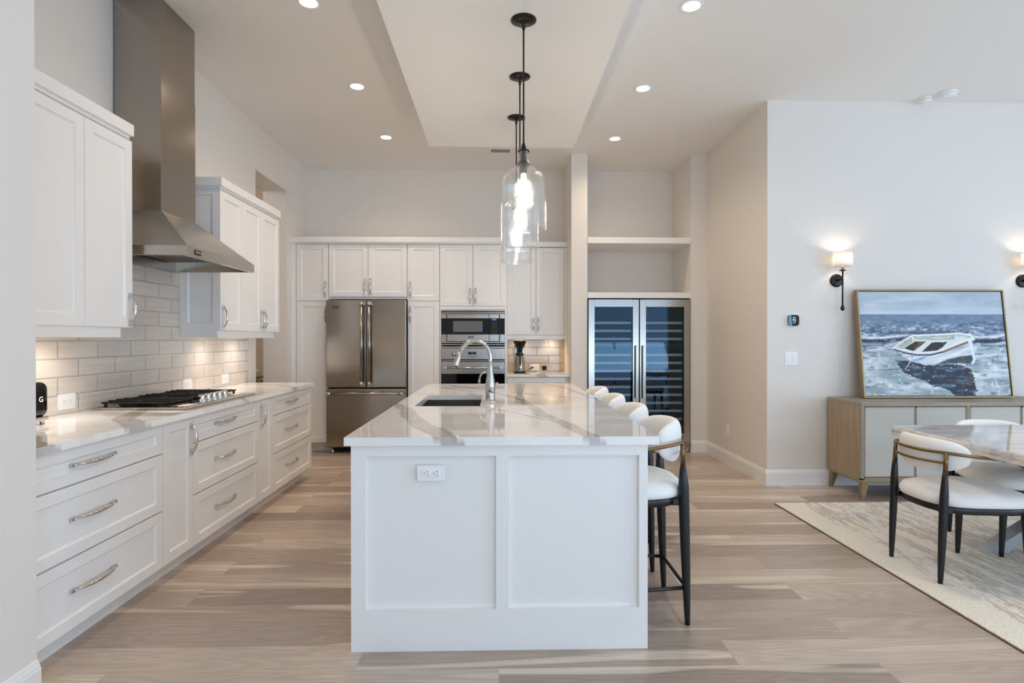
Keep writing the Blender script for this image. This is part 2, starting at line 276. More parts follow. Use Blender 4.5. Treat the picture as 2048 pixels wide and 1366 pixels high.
# ------------------------------------------------------------------ mesh building
def wl(o):
    v = Vector((0, 0, 0))
    while o is not None: v += o.location; o = o.parent
    return v
class MB:
    def __init__(s): s.bm = bmesh.new()
    def merge(s, b, smooth=False):
        for f in b.faces: f.smooth = smooth
        me = bpy.data.meshes.new('t'); b.to_mesh(me); b.free(); s.bm.from_mesh(me); bpy.data.meshes.remove(me); return s
    def box(s, x0, x1, y0, y1, z0, z1, bev=0, seg=2):
        b = bmesh.new(); bmesh.ops.create_cube(b, size=1)
        for v in b.verts:
            v.co = Vector(((x0+x1)/2+v.co.x*(x1-x0), (y0+y1)/2+v.co.y*(y1-y0), (z0+z1)/2+v.co.z*(z1-z0)))
        if bev: bmesh.ops.bevel(b, geom=list(b.edges), offset=bev, segments=seg, affect='EDGES', profile=.5)
        return s.merge(b)
    def cyl(s, p0, p1, r0, r1=None, n=24, smooth=True):
        return s.tube([p0, p1], [r0, r0 if r1 is None else r1], n)
    def tube(s, pts, rad, n=12, cap=True, closed=False):
        pts = [Vector(p) for p in pts]
        if not hasattr(rad, '__len__'): rad = [rad]*len(pts)
        b = bmesh.new(); rings = []; t_prev = None; up = None; m = len(pts)
        for i, p in enumerate(pts):
            if closed: t = (pts[(i+1) % m]-pts[i-1]).normalized()
            else: t = (pts[min(i+1, m-1)]-pts[max(i-1, 0)]).normalized()
            if up is None:
                up = Vector((0, 0, 1)) if abs(t.z) < .9 else Vector((1, 0, 0))
            up = (up-t*up.dot(t)).normalized(); sd = t.cross(up)
            rings.append([b.verts.new(p+(up*math.cos(a)+sd*math.sin(a))*rad[i]) for a in [2*math.pi*k/n for k in range(n)]])
        R_ = m if closed else m-1
        for i in range(R_):
            a, c = rings[i], rings[(i+1) % m]
            for k in range(n): b.faces.new((a[k], a[(k+1) % n], c[(k+1) % n], c[k]))
        for f in b.faces: f.smooth = True
        if cap and not closed:
            f1 = b.faces.new(rings[0][::-1]); f2 = b.faces.new(rings[-1]); f1.smooth = f2.smooth = False
        bmesh.ops.recalc_face_normals(b, faces=b.faces)
        me = bpy.data.meshes.new('t'); b.to_mesh(me); b.free(); s.bm.from_mesh(me); bpy.data.meshes.remove(me); return s
    def lathe(s, prof, c=(0, 0, 0), n=40, axis='z', smooth=True):
        b = bmesh.new(); rings = []
        for (r, z) in prof:
            if r < 1e-6: ring = [b.verts.new((0, 0, z))]
            else: ring = [b.verts.new((r*math.cos(2*math.pi*k/n), r*math.sin(2*math.pi*k/n), z)) for k in range(n)]
            rings.append(ring)
        for a, d in zip(rings, rings[1:]):
            for k in range(n):
                if len(a) == 1 and len(d) == 1: continue
                if len(a) == 1: b.faces.new((a[0], d[(k+1) % n], d[k]))
                elif len(d) == 1: b.faces.new((a[k], a[(k+1) % n], d[0]))
                else: b.faces.new((a[k], a[(k+1) % n], d[(k+1) % n], d[k]))
        bmesh.ops.recalc_face_normals(b, faces=b.faces)
        rot = {'z': Matrix(), 'x': Matrix.Rotation(R(90), 4, 'Y'), '-x': Matrix.Rotation(R(-90), 4, 'Y'), 'y': Matrix.Rotation(R(-90), 4, 'X'), '-y': Matrix.Rotation(R(90), 4, 'X')}[axis]
        bmesh.ops.transform(b, matrix=Matrix.Translation(c) @ rot, verts=b.verts)
        return s.merge(b, smooth)
    def prism(s, poly, a0, a1, axis='y', smooth=False):
        """extrude 2-D polygon; axis y: poly in (x,z); axis x: poly in (y,z); axis z: poly in (x,y)"""
        f = {'y': lambda p, a: (p[0], a, p[1]), 'x': lambda p, a: (a, p[0], p[1]), 'z': lambda p, a: (p[0], p[1], a)}[axis]
        b = bmesh.new(); A = [b.verts.new(f(p, a0)) for p in poly]; B = [b.verts.new(f(p, a1)) for p in poly]
        n = len(poly)
        for k in range(n): b.faces.new((A[k], A[(k+1) % n], B[(k+1) % n], B[k]))
        b.faces.new(A[::-1]); b.faces.new(B); bmesh.ops.recalc_face_normals(b, faces=b.faces)
        return s.merge(b, smooth)
    def mesh(s, verts, faces, smooth=False):
        b = bmesh.new(); V = [b.verts.new(v) for v in verts]
        for f in faces: b.faces.new([V[i] for i in f])
        bmesh.ops.recalc_face_normals(b, faces=b.faces); return s.merge(b, smooth)
    def build(s, name, mat, parent=None, loc=None):
        off = wl(parent) if parent is not None else Vector((0, 0, 0))
        if loc is not None: off = Vector(loc)
        me = bpy.data.meshes.new(name)
        if off.length: bmesh.ops.translate(s.bm, vec=-off, verts=s.bm.verts)
        s.bm.to_mesh(me); s.bm.free(); me.materials.append(M[mat] if isinstance(mat, str) else mat)
        o = bpy.data.objects.new(name, me); COL.objects.link(o)
        if parent is not None:
            o.parent = parent
            if loc is not None: o.location = Vector(loc)-wl(parent)
        elif loc is not None: o.location = loc
        return o
def tag(o, label, cat, group=None):
    o['label'] = label; o['category'] = cat
    if group: o['group'] = group
    return o
def struct(o): o['kind'] = 'structure'; return o
def thing(name, loc, label, cat, group=None):
    o = bpy.data.objects.new(name, None); COL.objects.link(o); o.location = loc; o.empty_display_size = .1
    return tag(o, label, cat, group)
def inst(src, name, parent, world, rot=(0, 0, 0)):
    o = bpy.data.objects.new(name, src.data if hasattr(src, 'data') else src); COL.objects.link(o); o.parent = parent
    o.location = Vector(world)-wl(parent); o.rotation_euler = rot; return o
def copy_tree(o, parent=None):
    c = o.copy(); COL.objects.link(c); c.parent = parent
    for ch in list(o.children): copy_tree(ch, c)
    return c
def box(name, mat, parent, *a, bev=0):
    return MB().box(*a, bev=bev).build(name, mat, parent)
def text(name, s, size, mat, parent, world, rot, depth=.0006, align='CENTER', sx=1):
    cu = bpy.data.curves.new(name, 'FONT'); cu.body = s; cu.size = size; cu.extrude = depth; cu.align_x = align; cu.align_y = 'CENTER'
    t = bpy.data.objects.new('t', cu); COL.objects.link(t)
    dg = bpy.context.evaluated_depsgraph_get(); me = bpy.data.meshes.new_from_object(t.evaluated_get(dg)); bpy.data.objects.remove(t); bpy.data.curves.remove(cu)
    me.materials.clear(); me.materials.append(M[mat]); me.name = name
    o = bpy.data.objects.new(name, me); COL.objects.link(o); o.parent = parent
    o.location = Vector(world)-(wl(parent) if parent else Vector((0, 0, 0))); o.rotation_euler = rot; o.scale = (sx, 1, 1); return o

# panel faces: orientation maps (u, v, w) to world; w = outward
def fmap(face):
    k, c = face
    if k == '-y': return lambda u, v, w: (u, c-w, v)
    if k == '+x': return lambda u, v, w: (c+w, u, v)
    if k == '-x': return lambda u, v, w: (c-w, u, v)
def shaker(mb, face, u0, u1, v0, v1, rail=.06, t=.02, rec=.009, rail_v=None):
    """door/drawer front: outer slab with a stepped recessed panel; face plane = back of the door"""
    f = fmap(face); rv = rail if rail_v is None else rail_v; e = .0018
    def ring(du, dv, w): return [f(u0+du, v0+dv, w), f(u1-du, v0+dv, w), f(u1-du, v1-dv, w), f(u0+du, v1-dv, w)]
    rings = [ring(0, 0, 0), ring(0, 0, t-e), ring(e, e, t), ring(rail, rv, t), ring(rail+.003, rv+.003, t-.005), ring(rail+.009, rv+.009, t-rec)]
    vs = [p for r in rings for p in r]; fs = [(3, 2, 1, 0)]
    for i in range(len(rings)-1):
        for k in range(4): a = i*4; fs.append((a+k, a+(k+1) % 4, a+4+(k+1) % 4, a+4+k))
    n = (len(rings)-1)*4; fs.append((n, n+1, n+2, n+3))
    mb.mesh(vs, fs); return mb

# chrome arched pull, built along local +Z centred at origin, standing out along +X
def make_pull(length, name):
    mb = MB(); h = length/2; P = []; rad = []
    for i in range(25):
        t = -1+2*i/24; P.append((.008+.026*(1-abs(t)**2.4), 0, t*h)); rad.append(.0042+.0042*max(0, 1-(t*1.25)**2))
    mb.tube(P, rad, 10)
    for s in (-1, 1):
        mb.box(0, .010, -.008, .008, s*h-.012, s*h+.012, bev=.003)
        mb.box(.003, .014, -.006, .006, s*(h-.02)-.006, s*(h-.02)+.006, bev=.002)
    return mb.build(name, 'chrome')
PULL = make_pull(.165, 'handle'); PULL_L = make_pull(.255, 'handle')
pull_data, pull_l_data = PULL.data, PULL_L.data
bpy.data.objects.remove(PULL); bpy.data.objects.remove(PULL_L)
def pull(parent, face, u, v, horiz=False):
    w = Vector(fmap(face)(u, v, .0))
    base = {'+x': 0, '-y': -math.pi/2, '-x': math.pi}[face[0]]
    m = Matrix.Rotation(base, 3, 'Z')
    if horiz: m = m @ Matrix.Rotation(R(90), 3, 'X')
    return inst(pull_l_data if horiz else pull_data, 'handle', parent, w, m.to_euler())

# ------------------------------------------------------------------ room shell
CZ = 3.47
def sbox(name, mat, boxes):
    mb = MB()
    for b in boxes: mb.box(*b)
    return struct(mb.build(name, mat))
sbox('floor', 'floor', [(-5, 7.7, -5.2, 9, -.1, 0)])
sbox('ceiling', 'ceil', [(-5, 7.7, -5.2, 9, CZ, CZ+.12)])
struct(MB().box(-.640, .700, 2.30, 5.20, 3.10, CZ+.05).build('trim_1', 'ceil'))
sbox('wall_left', 'wall', [(-2.687, -2.417, 2.08, 5.64, 0, CZ), (-2.687, -2.417, 5.64, 6.465, 3.01, CZ), (-2.687, -2.417, 6.465, 7.16, 0, CZ)])
sbox('wall_front_left', 'wall', [(-2.687, -1.705, -5, 2.105, 0, CZ)])
sbox('wall_back', 'wall', [(-2.687, 2.55, 7.16, 7.28, 0, CZ)])
sbox('wall_column', 'wall', [(.845, 1.031, 6.48, 7.16, 0, CZ)])
sbox('wall_niche', 'wall', [(2.236, 2.422, 6.47, 7.16, 0, CZ)])
sbox('wall_right', 'wall', [(2.422, 7.5, 4.995, 7.16, 0, CZ)])
sbox('wall_far_right', 'wall', [(7.5, 7.65, -3.65, -3.1, 0, CZ), (7.5, 7.65, -3.1, 2.7, 0, .3), (7.5, 7.65, -3.1, 2.7, 2.9, CZ), (7.5, 7.65, 2.7, 7.16, 0, CZ)])
sbox('wall_rear', 'wall', [(-1.705, .3, -3.65, -3.5, 0, CZ), (.3, 5.0, -3.65, -3.5, 2.9, CZ), (5.0, 7.5, -3.65, -3.5, 0, CZ)])
mb = MB()
for x in (.3, 1.85, 3.4, 4.94): mb.box(x, x+.06, -3.62, -3.56, 0, 2.9)
mb.box(.3, 5.0, -3.62, -3.56, 2.84, 2.9); mb.box(.3, 5.0, -3.62, -3.56, 0, .06); struct(mb.build('window_1', 'trim'))
mb = MB()
for y in (-3.1, -1.2, .7, 2.64): mb.box(7.54, 7.6, y, y+.06, .3, 2.9)
mb.box(7.54, 7.6, -3.1, 2.7, 2.84, 2.9); mb.box(7.54, 7.6, -3.1, 2.7, .3, .36); struct(mb.build('window_2', 'trim'))
# hall behind the opening
sbox('wall_hall', 'wall', [(-4.7, -4.6, 4.5, 8.1, 0, CZ), (-4.7, -2.687, 8.0, 8.1, 0, CZ), (-4.7, -2.687, 4.4, 4.5, 0, CZ), (-2.687, -2.6, 7.28, 8.1, 0, CZ)])
hl = bpy.data.lights.new('hall_fill', 'POINT'); hl.energy = 15; hl.color = (1, .84, .68); hl.shadow_soft_size = .15  # unseen point light added to lift the dark hall
ho = bpy.data.objects.new('hall_fill', hl); COL.objects.link(ho); ho.location = (-3.7, 6.0, 3.2)
# baseboards: profile (offset from wall, height)
BP = [(0, 0), (.016, 0), (.016, .108), (.013, .112), (.013, .118), (.008, .128), (.004, .138), (0, .142)]
def bb(mb, kind, c, a0, a1, sgn):
    poly = [(c+sgn*o, h) for o, h in BP]
    mb.prism(poly, a0, a1, 'y' if kind == 'x' else 'x'); return mb
mb = MB(); bb(mb, 'x', 2.422, 4.9955, 6.47, -1); struct(mb.build('baseboard_right', 'trim'))
mb = MB(); bb(mb, 'y', 4.995, 2.406, 7.5, -1); struct(mb.build('baseboard_dining', 'trim'))
mb = MB(); bb(mb, 'y', 6.47, 2.240, 2.406, -1); struct(mb.build('baseboard_niche', 'trim'))
mb = MB(); bb(mb, 'x', -1.705, -5, 2.105, 1); struct(mb.build('baseboard_front_left', 'trim'))

# ------------------------------------------------------------------ left run of base cabinets
DX = -1.805          # plane behind the door fronts (fronts at -1.785)
def base_cab(name, y0, y1, label, kind, group, handle_u=None):
    t = thing(name, (-2.1, (y0+y1)/2, 0), label, 'cabinet', group)
    box('body', 'cab', t, -2.415, DX-.001, y0+.001, y1-.001, .105, .874)
    box('toe_kick', 'cab', t, -2.415, -1.875, y0+.001, y1-(.03 if y1 > 5.3 else .001), .0, .105)
    if kind == 'drawers':
        for (z0, z1, zc) in ((.716, .871, .793), (.411, .708, .567), (.109, .403, .265)):
            d = shaker(MB(), ('+x', DX), y0+.003, y1-.003, z0, z1, .055, rail_v=.05).build('drawer', 'cab', t)
            pull(d, ('+x', DX+.014), (y0+y1)/2-.045, zc, True)
    else:
        d = shaker(MB(), ('+x', DX), y0+.003, y1-.003, .109, .871, .055).build('door', 'cab', t)
        pull(d, ('+x', DX+.02), y0+.045 if handle_u == 'l' else y1-.03, .742)
    return t
G = 'white base cabinets along the cooktop wall'
base_cab('drawer_cabinet', 2.11, 3.021, 'white three drawer base cabinet nearest the camera under the left counter', 'drawers', G)
base_cab('pullout_cabinet', 3.021, 3.320, 'narrow white pull-out cabinet between the nearest drawers and the drawers under the cooktop', 'door', G, 'r')
base_cab('drawer_cabinet', 3.320, 4.207, 'white three drawer base cabinet directly under the gas cooktop', 'drawers', G)
base_cab('pullout_cabinet', 4.207, 4.476, 'narrow white pull-out cabinet beyond the cooktop drawers', 'door', G, 'l')
base_cab('drawer_cabinet', 4.476, 5.390, 'white three drawer base cabinet at the far end of the left counter', 'drawers', G)

# ---- veined quartz slabs
_rng = np.random.RandomState(3)
def vnoise(x, y, seed=0):
    r = np.random.RandomState(seed); T = r.rand(64, 64)
    xi = np.floor(x).astype(int); yi = np.floor(y).astype(int); fx = x-xi; fy = y-yi; fx = fx*fx*(3-2*fx); fy = fy*fy*(3-2*fy)
    a = T[xi % 64, yi % 64]; b = T[(xi+1) % 64, yi % 64]; c = T[xi % 64, (yi+1) % 64]; d = T[(xi+1) % 64, (yi+1) % 64]
    return (a*(1-fx)+b*fx)*(1-fy)+(c*(1-fx)+d*fx)*fy
def fbm(x, y, seed=0, o=5):
    s = 0; w = .5; t = 0
    for k in range(o): s = s+w*vnoise(x*2**k+k*17.3, y*2**k+k*9.1, seed+k); t += w; w *= .55
    return s/t
def seg_dist(x, y, pts):
    best = np.full(x.shape, 9.0); wid = np.zeros(x.shape)
    for (x0, y0, w0), (x1, y1, w1) in zip(pts, pts[1:]):
        dx, dy = x1-x0, y1-y0; t = np.clip(((x-x0)*dx+(y-y0)*dy)/(dx*dx+dy*dy), 0, 1)
        d = np.hypot(x-x0-t*dx, y-y0-t*dy); w = w0+(w1-w0)*t
        q = d/w; m = q < best; best = np.where(m, q, best)
    return best
def vein_color(x, y, veins):
    wx = x+.05*(fbm(x*5, y*5, 11)-.5); wy = y+.09*(fbm(x*5, y*5, 31)-.5)
    base = np.array(lin((247, 245, 242))); dark = np.array(lin((170, 164, 158)))
    a = np.zeros(x.shape)
    for v in veins:
        q = seg_dist(wx, wy, v)
        core = np.clip((1.15-q)/.35, 0, 1)
        tex = .55+.45*fbm(x*22+q*1.3, y*9, 5, 4)
        edge = np.exp(-((q-.95)/.16)**2)*.35
        a = np.maximum(a, core*tex*.85+edge*core)
    cloud = np.clip((fbm(x*1.3, y*4.5, 77, 4)-.55)*1.3, 0, .12)
    a = np.clip(a+cloud, 0, 1)[..., None]
    return base*(1-a)+dark*a
def slab(name, parent, x0, x1, y0, y1, z0, z1, veins, step=.008, hole=None, top_label=None):
    def axis(a, b, cuts):
        pts = [a]+[c for c in cuts if a < c < b]+[b]; out = []
        for p, q in zip(pts, pts[1:]):
            n = max(1, int(round((q-p)/step))); out += list(np.linspace(p, q, n+1)[:-1])
        return np.array(out+[b])
    X = axis(x0, x1, hole[:2] if hole else []); Y = axis(y0, y1, hole[2:] if hole else [])
    gx, gy = np.meshgrid(X, Y, indexing='ij'); nx, ny = gx.shape
    e = .002
    top = np.stack([gx, gy, np.full(gx.shape, z1)], -1).reshape(-1, 3)
    bot = top.copy(); bot[:, 2] = z0
    V = np.vstack([top, bot]); nT = nx*ny
    idx = np.arange(nT).reshape(nx, ny)
    mask = np.ones((nx-1, ny-1), bool)
    if hole:
        cx = (X[:-1]+X[1:])/2; cy = (Y[:-1]+Y[1:])/2
        mask[np.ix_((cx > hole[0]) & (cx < hole[1]), (cy > hole[2]) & (cy < hole[3]))] = False
    F = []
    for i in range(nx-1):
        for j in range(ny-1):
            if not mask[i, j]: continue
            a, b, c, d = idx[i, j], idx[i+1, j], idx[i+1, j+1], idx[i, j+1]
            F.append((a, b, c, d)); F.append((d+nT, c+nT, b+nT, a+nT))
            def nb(ii, jj): return 0 <= ii < nx-1 and 0 <= jj < ny-1 and mask[ii, jj]
            if not nb(i, j-1): F.append((a, a+nT, b+nT, b))
            if not nb(i+1, j): F.append((b, b+nT, c+nT, c))
            if not nb(i, j+1): F.append((c, c+nT, d+nT, d))
            if not nb(i-1, j): F.append((d, d+nT, a+nT, a))
    off = np.array(wl(parent)) if parent else np.zeros(3)
    me = bpy.data.meshes.new(name); me.from_pydata((V-off).tolist(), [], F); me.update()
    low = (np.arange(len(V)) >= nT); col = vein_color(V[:, 0]-.028*low, V[:, 1]-.012*low, veins); ca = me.color_attributes.new('pigment', 'FLOAT_COLOR', 'POINT')
    ca.data.foreach_set('color', np.hstack([col, np.ones((len(col), 1))]).astype(np.float32).ravel())
    me.materials.append(M['quartz']); o = bpy.data.objects.new(name, me); COL.objects.link(o)
    if parent: o.parent = parent
    return o
LV = [[(-1.70, 2.14, .05), (-2.0, 2.4, .03), (-2.45, 2.75, .02)], [(-1.72, 2.72, .06), (-1.95, 2.98, .05), (-2.1, 3.35, .035), (-2.45, 3.6, .03)],
      [(-1.72, 4.85, .045), (-2.0, 5.1, .03), (-2.45, 5.2, .02)], [(-1.74, 3.9, .012), (-2.45, 4.9, .01)]]
tag(slab('countertop', None, -2.416, -1.757, 2.107, 5.40, .876, .908, LV), 'long white veined quartz countertop on the left base cabinets', 'countertop')
tag(MB().box(-2.4165, -2.408, 2.107, 5.45, .908, 2.52).build('tile_backsplash', 'tile'), 'grey glazed subway tile backsplash behind the cooktop', 'backsplash')

# ------------------------------------------------------------------ upper cabinets, left wall
UX = -2.12
def upper_cab(y0, y1, splits, handles, label, name='wall_cabinet', near_panel=False):
    t = thing(name, (-2.26, (y0+y1)/2, 1.333), label, 'cabinet', 'white wall cabinets beside the range hood')
    box('body', 'cab', t, -2.4075, UX-.001, y0+.02, y1-.001, 1.387, 2.475)
    if near_panel:
        mbp = MB(); b2 = ('-y', y0+.02); shaker(mbp, b2, -2.4075, UX+.019, 1.387, 2.475, .06); mbp.build('side_panel', 'cab', t)
    for (a, b), h in zip(splits, handles):
        d = shaker(MB(), ('+x', UX), a+.002, b-.002, 1.390, 2.455, .058).build('door', 'cab', t)
        pull(d, ('+x', UX+.02), (b-.03) if h == 'r' else (a+.03), 1.49)
    mb = MB(); mb.box(-2.4075, UX+.045, max(2.107, y0-.03), y1-.022, 2.475, 2.54, bev=.003); mb.box(-2.4075, UX+.024, max(2.107, y0-.012), y1-.03, 2.457, 2.476); mb.build('crown', 'cab', t)
    mb = MB(); mb.box(UX-.03, UX-.01, y0+.012, y1-.06, 1.333, 1.3885); mb.box(-2.4075, UX-.03, y0+.012, y0+.032, 1.333, 1.3885); mb.box(-2.4075, UX-.03, y1-.08, y1-.06, 1.333, 1.3885); mb.build('light_rail', 'cab', t)
    for yy in (y0+.3, y1-.3):
        MB().lathe([(.0, 0), (.03, 0), (.03, .006), (0, .006)], (-2.24, yy, 1.380)).build('puck_light', 'bulb', t)
        lt = bpy.data.lights.new('undercabinet_light', 'SPOT'); lt.energy = 8.5; lt.color = (1, .88, .76); lt.spot_size = R(150); lt.spot_blend = 1.0; lt.shadow_soft_size = .06
        lo = bpy.data.objects.new('undercabinet_light', lt); COL.objects.link(lo); lo.parent = t; lo.location = Vector((-2.24, yy, 1.372))-wl(t)
    return t
upper_cab(2.11, 3.27, [(2.11, 2.39), (2.39, 2.898), (2.898, 3.27)], ['r', 'l', 'r'], 'white wall cabinet nearest the camera, in front of the range hood', near_panel=False)
upper_cab(4.287, 5.42, [(4.287, 4.655), (4.655, 5.03), (5.03, 5.42)], ['l', 'r', 'l'], 'white wall cabinet with panelled side, beyond the range hood', near_panel=True)

# ------------------------------------------------------------------ range hood
h = thing('range_hood', (-2.2, 3.775, 1.817), 'tall stainless steel chimney range hood over the cooktop', 'range hood')
mb = MB(); mb.box(-2.4075, -2.117, 3.574, 3.972, 2.13, 2.95, bev=.002); mb.build('lower_chimney', 'steel', h)
MB().box(-2.4075, -2.119, 3.576, 3.970, 2.93, CZ, bev=.002).build('upper_chimney', 'steel', h)
mb = MB()
x0, x1, y0, y1 = -2.4075, -1.82, 3.322, 4.222
zl, zt, zc = 1.817, 1.872, 2.13
vs = [(x0, y0, zl), (x1, y0, zl), (x1, y1, zl), (x0, y1, zl), (x0, y0, zt), (x1, y0, zt), (x1, y1, zt), (x0, y1, zt),
      (x0, 3.57, zc), (-2.113, 3.57, zc), (-2.113, 3.976, zc), (x0, 3.976, zc),
      (x0+.03, y0+.03, zl), (x1-.03, y0+.03, zl), (x1-.03, y1-.03, zl), (x0+.03, y1-.03, zl),
      (x0+.03, y0+.045, zl+.075), (x1-.13, y0+.09, zl+.075), (x1-.13, y1-.09, zl+.075), (x0+.03, y1-.045, zl+.075)]
fs = []
for a, b in ((0, 4), (4, 8), (12, 0), (16, 12)):
    for k in range(4): fs.append((a+k, a+(k+1) % 4, b+(k+1) % 4, b+k))
fs += [(8, 9, 10, 11), (16, 17, 18, 19)]
mb.mesh(vs, fs); canopy = mb.build('canopy', 'steely', h)
for k in range(3):
    mb = MB(); a = y0+.10+k*.235
    for j in range(9): mb.box(x0+.06+j*.042, x0+.08+j*.042, a, a+.23, zl+.060, zl+.066)
    mb.box(x0+.05, x0+.44, a, a+.23, zl+.066, zl+.072); mb.build('grease_filter', 'steelx', h)
for yy in (3.47, 4.07):
    MB().lathe([(0, 0), (.022, 0), (.03, .004), (.03, .02), (0, .02)], (-1.90, yy, zl+.018)).build('hood_lamp', 'chrome', h)
bd = MB().box(-1.821, -1.8165, 3.40, 3.475, 1.829, 1.86, bev=.003).build('badge', 'black', h)
text('badge_lettering', 'VIKING', .021, 'silver', bd, (-1.816, 3.4375, 1.8445), (R(90), 0, R(90)))

# ------------------------------------------------------------------ cooktop
ct = thing('gas_cooktop', (-2.1, 3.78, .908), 'stainless gas cooktop with black cast iron grates and five knobs', 'cooktop')
cx0, cx1, cy0, cy1 = -2.375, -1.815, 3.325, 4.235
MB().box(cx0, cx1, cy0, cy1, .908, .9215, bev=.004).build('tray', 'steelx', ct)
MB().box(cx0+.02, -1.99, cy0+.02, cy1-.02, .9213, .923, bev=.0005).build('burner_pan', 'blackgloss', ct)
for (bx, by, br_) in ((-2.27, 3.49, .04), (-2.09, 3.49, .035), (-2.18, 3.78, .055), (-2.27, 4.07, .04), (-2.09, 4.07, .035)):
    mb = MB(); mb.lathe([(0, 0), (br_*1.25, 0), (br_*1.25, .006), (br_, .008), (br_, .014), (br_*.8, .018), (0, .018)], (bx, by, .921)); mb.build('burner', 'iron', ct)
for k in range(3):
    ya, yb = cy0+.035+k*.285, cy0+.035+k*.285+.272; mb = MB(); xa, xb = cx0+.03, (-1.975 if k == 1 else -1.945)
    for (a, b_, c, d) in ((xa, xb, ya, ya+.013), (xa, xb, yb-.013, yb), (xa, xa+.013, ya, yb), (xb-.013, xb, ya, yb)): mb.box(a, b_, c, d, .940, .950, bev=.002)
    for j in range(1, 4): yy = ya+(yb-ya)*j/4; mb.box(xa, xb, yy-.005, yy+.005, .941, .956, bev=.002)
    mb.box(xa, xb, (ya+yb)/2-.006, (ya+yb)/2+.006, .941, .957, bev=.002)
    mb.box((xa+xb)/2-.006, (xa+xb)/2+.006, ya, yb, .941, .953, bev=.002)
    for fx in (xa+.01, xb-.02):
        for fy in (ya+.01, yb-.02): mb.box(fx, fx+.012, fy, fy+.012, .921, .94)
    mb.build('grate', 'iron', ct)
# ribbed strip each side of the knobs and the knobs
mb = MB()
for j in range(9): mb.box(-1.955, -1.865, 3.40+j*.013, 3.406+j*.013, .918, .924, bev=.002)
mb.box(-1.955, -1.865, 3.40, 3.51, .918, .9195); mb.build('ribbed_vent', 'steelx', ct); mb = MB()
for j in range(9): mb.box(-1.955, -1.865, 4.05+j*.013, 4.056+j*.013, .918, .924, bev=.002)
mb.box(-1.955, -1.865, 4.05, 4.16, .918, .9195); mb.build('ribbed_vent', 'steelx', ct)
for k in range(5):
    yy = 3.645+k*.073
    kb = MB().lathe([(0, 0), (.026, 0), (.029, .004), (.023, .010), (.020, .030), (.023, .044), (.019, .048), (0, .049)], (-1.905, yy, .918), 24).build('knob', 'chrome', ct)
    MB().lathe([(0, 0), (.029, 0), (.029, .003), (0, .003)], (-1.905, yy, .9175), 24).build('knob_ring', 'black', kb)

# ------------------------------------------------------------------ outlets
def outlet(face, u, v, w, hh, label, horiz=True, name='power_outlet', cat='outlet', group=None):
    f = fmap(face); t = thing(name, f(u, v, 0), label, cat, group)
    def fb(mb, a0, a1, b0, b1, c0, c1, bev=0):
        p = f(a0, b0, c0); q = f(a1, b1, c1); mb.box(min(p[0], q[0]), max(p[0], q[0]), min(p[1], q[1]), max(p[1], q[1]), min(p[2], q[2]), max(p[2], q[2]), bev=bev)
    mb = MB(); fb(mb, u-w/2, u+w/2, v-hh/2, v+hh/2, 0, .005, .002); mb.build('cover_plate', 'plastic', t)
    s1, s2 = (w*.32, hh*.23) if horiz else (w*.23, hh*.32)
    if name == 'power_outlet':
        mb = MB(); fb(mb, u-s1, u+s1, v-s2, v+s2, .004, .0075, .001); ins = mb.build('insert', 'plastic', t)
        for c in (-.5, .5):
            mb = MB()
            for d in (-1, 1):
                if horiz: fb(mb, u+c*s1*1.05+.002, u+c*s1*1.05+.010, v+d*.007-.001, v+d*.007+.001, .0073, .0079)
                else: fb(mb, u+d*.007-.001, u+d*.007+.001, v+c*s2*1.05+.002, v+c*s2*1.05+.010, .0073, .0079)
            if horiz: fb(mb, u+c*s1*1.05-.010, u+c*s1*1.05-.006, v-.002, v+.002, .0073, .0079)
            else: fb(mb, u-.002, u+.002, v+c*s2*1.05-.010, v+c*s2*1.05-.006, .0073, .0079)
            mb.build('socket_slots', 'socket', ins)
    else:
        for c in (-1, 1):
            mb = MB(); fb(mb, u+c*w*.2-w*.13, u+c*w*.2+w*.13, v-hh*.29, v+hh*.29, .004, .009, .0015); mb.build('rocker', 'plastic', t)
    return t
TX = ('+x', -2.408)
outlet(TX, 3.178, .975, .125, .085, 'white horizontal power outlet on the tiles near the toaster')
outlet(TX, 4.385, .972, .118, .082, 'white power outlet on the tiles just behind the cooktop')
outlet(TX, 4.985, .972, .118, .082, 'white power outlet on the tiles at the far end of the counter')
outlet(('-y', 2.375), -.286, .757, .116, .066, 'white double power outlet on the end panel of the island')
outlet(('-x', 2.422), 5.86, .355, .07, .115, 'small white power outlet low on the right kitchen wall', horiz=False)
outlet(('-y', 4.995), 2.643, 1.148, .118, .12, 'white double rocker light switch below the thermostat', name='light_switch', cat='switch')

# ------------------------------------------------------------------ toaster
t = thing('toaster', (-2.27, 2.68, .908), 'glossy black toaster with chrome base at the near end of the left counter', 'toaster')
mb = MB(); prof = [(-2.385, .945), (-2.215, .945), (-2.215, 1.03), (-2.222, 1.08), (-2.24, 1.11), (-2.265, 1.122), (-2.335, 1.122), (-2.36, 1.11), (-2.378, 1.08), (-2.385, 1.03)]
mb.box(-2.385, -2.215, 2.5, 2.825, .942, 1.115, bev=.035, seg=5); mb.build('housing', 'blackgloss', t)
MB().box(-2.38, -2.22, 2.505, 2.82, .922, .946, bev=.006).build('chrome_base', 'chrome', t)
mb = MB()
for x in (-2.36, -2.235):
    for y in (2.53, 2.795): MB().lathe([(0, 0), (.010, 0), (.008, .016), (0, .016)], (x, y, .908), 16).build('foot', 'chrome', t)
mb = MB(); mb.box(-2.36, -2.24, 2.54, 2.575, 1.1145, 1.1165); mb.box(-2.36, -2.24, 2.62, 2.655, 1.1145, 1.1165); mb.build('slots', 'black', t)
text('emblem', 'G', .036, 'white_text', t, (-2.2145, 2.765, 1.03), (R(90), 0, R(90)))

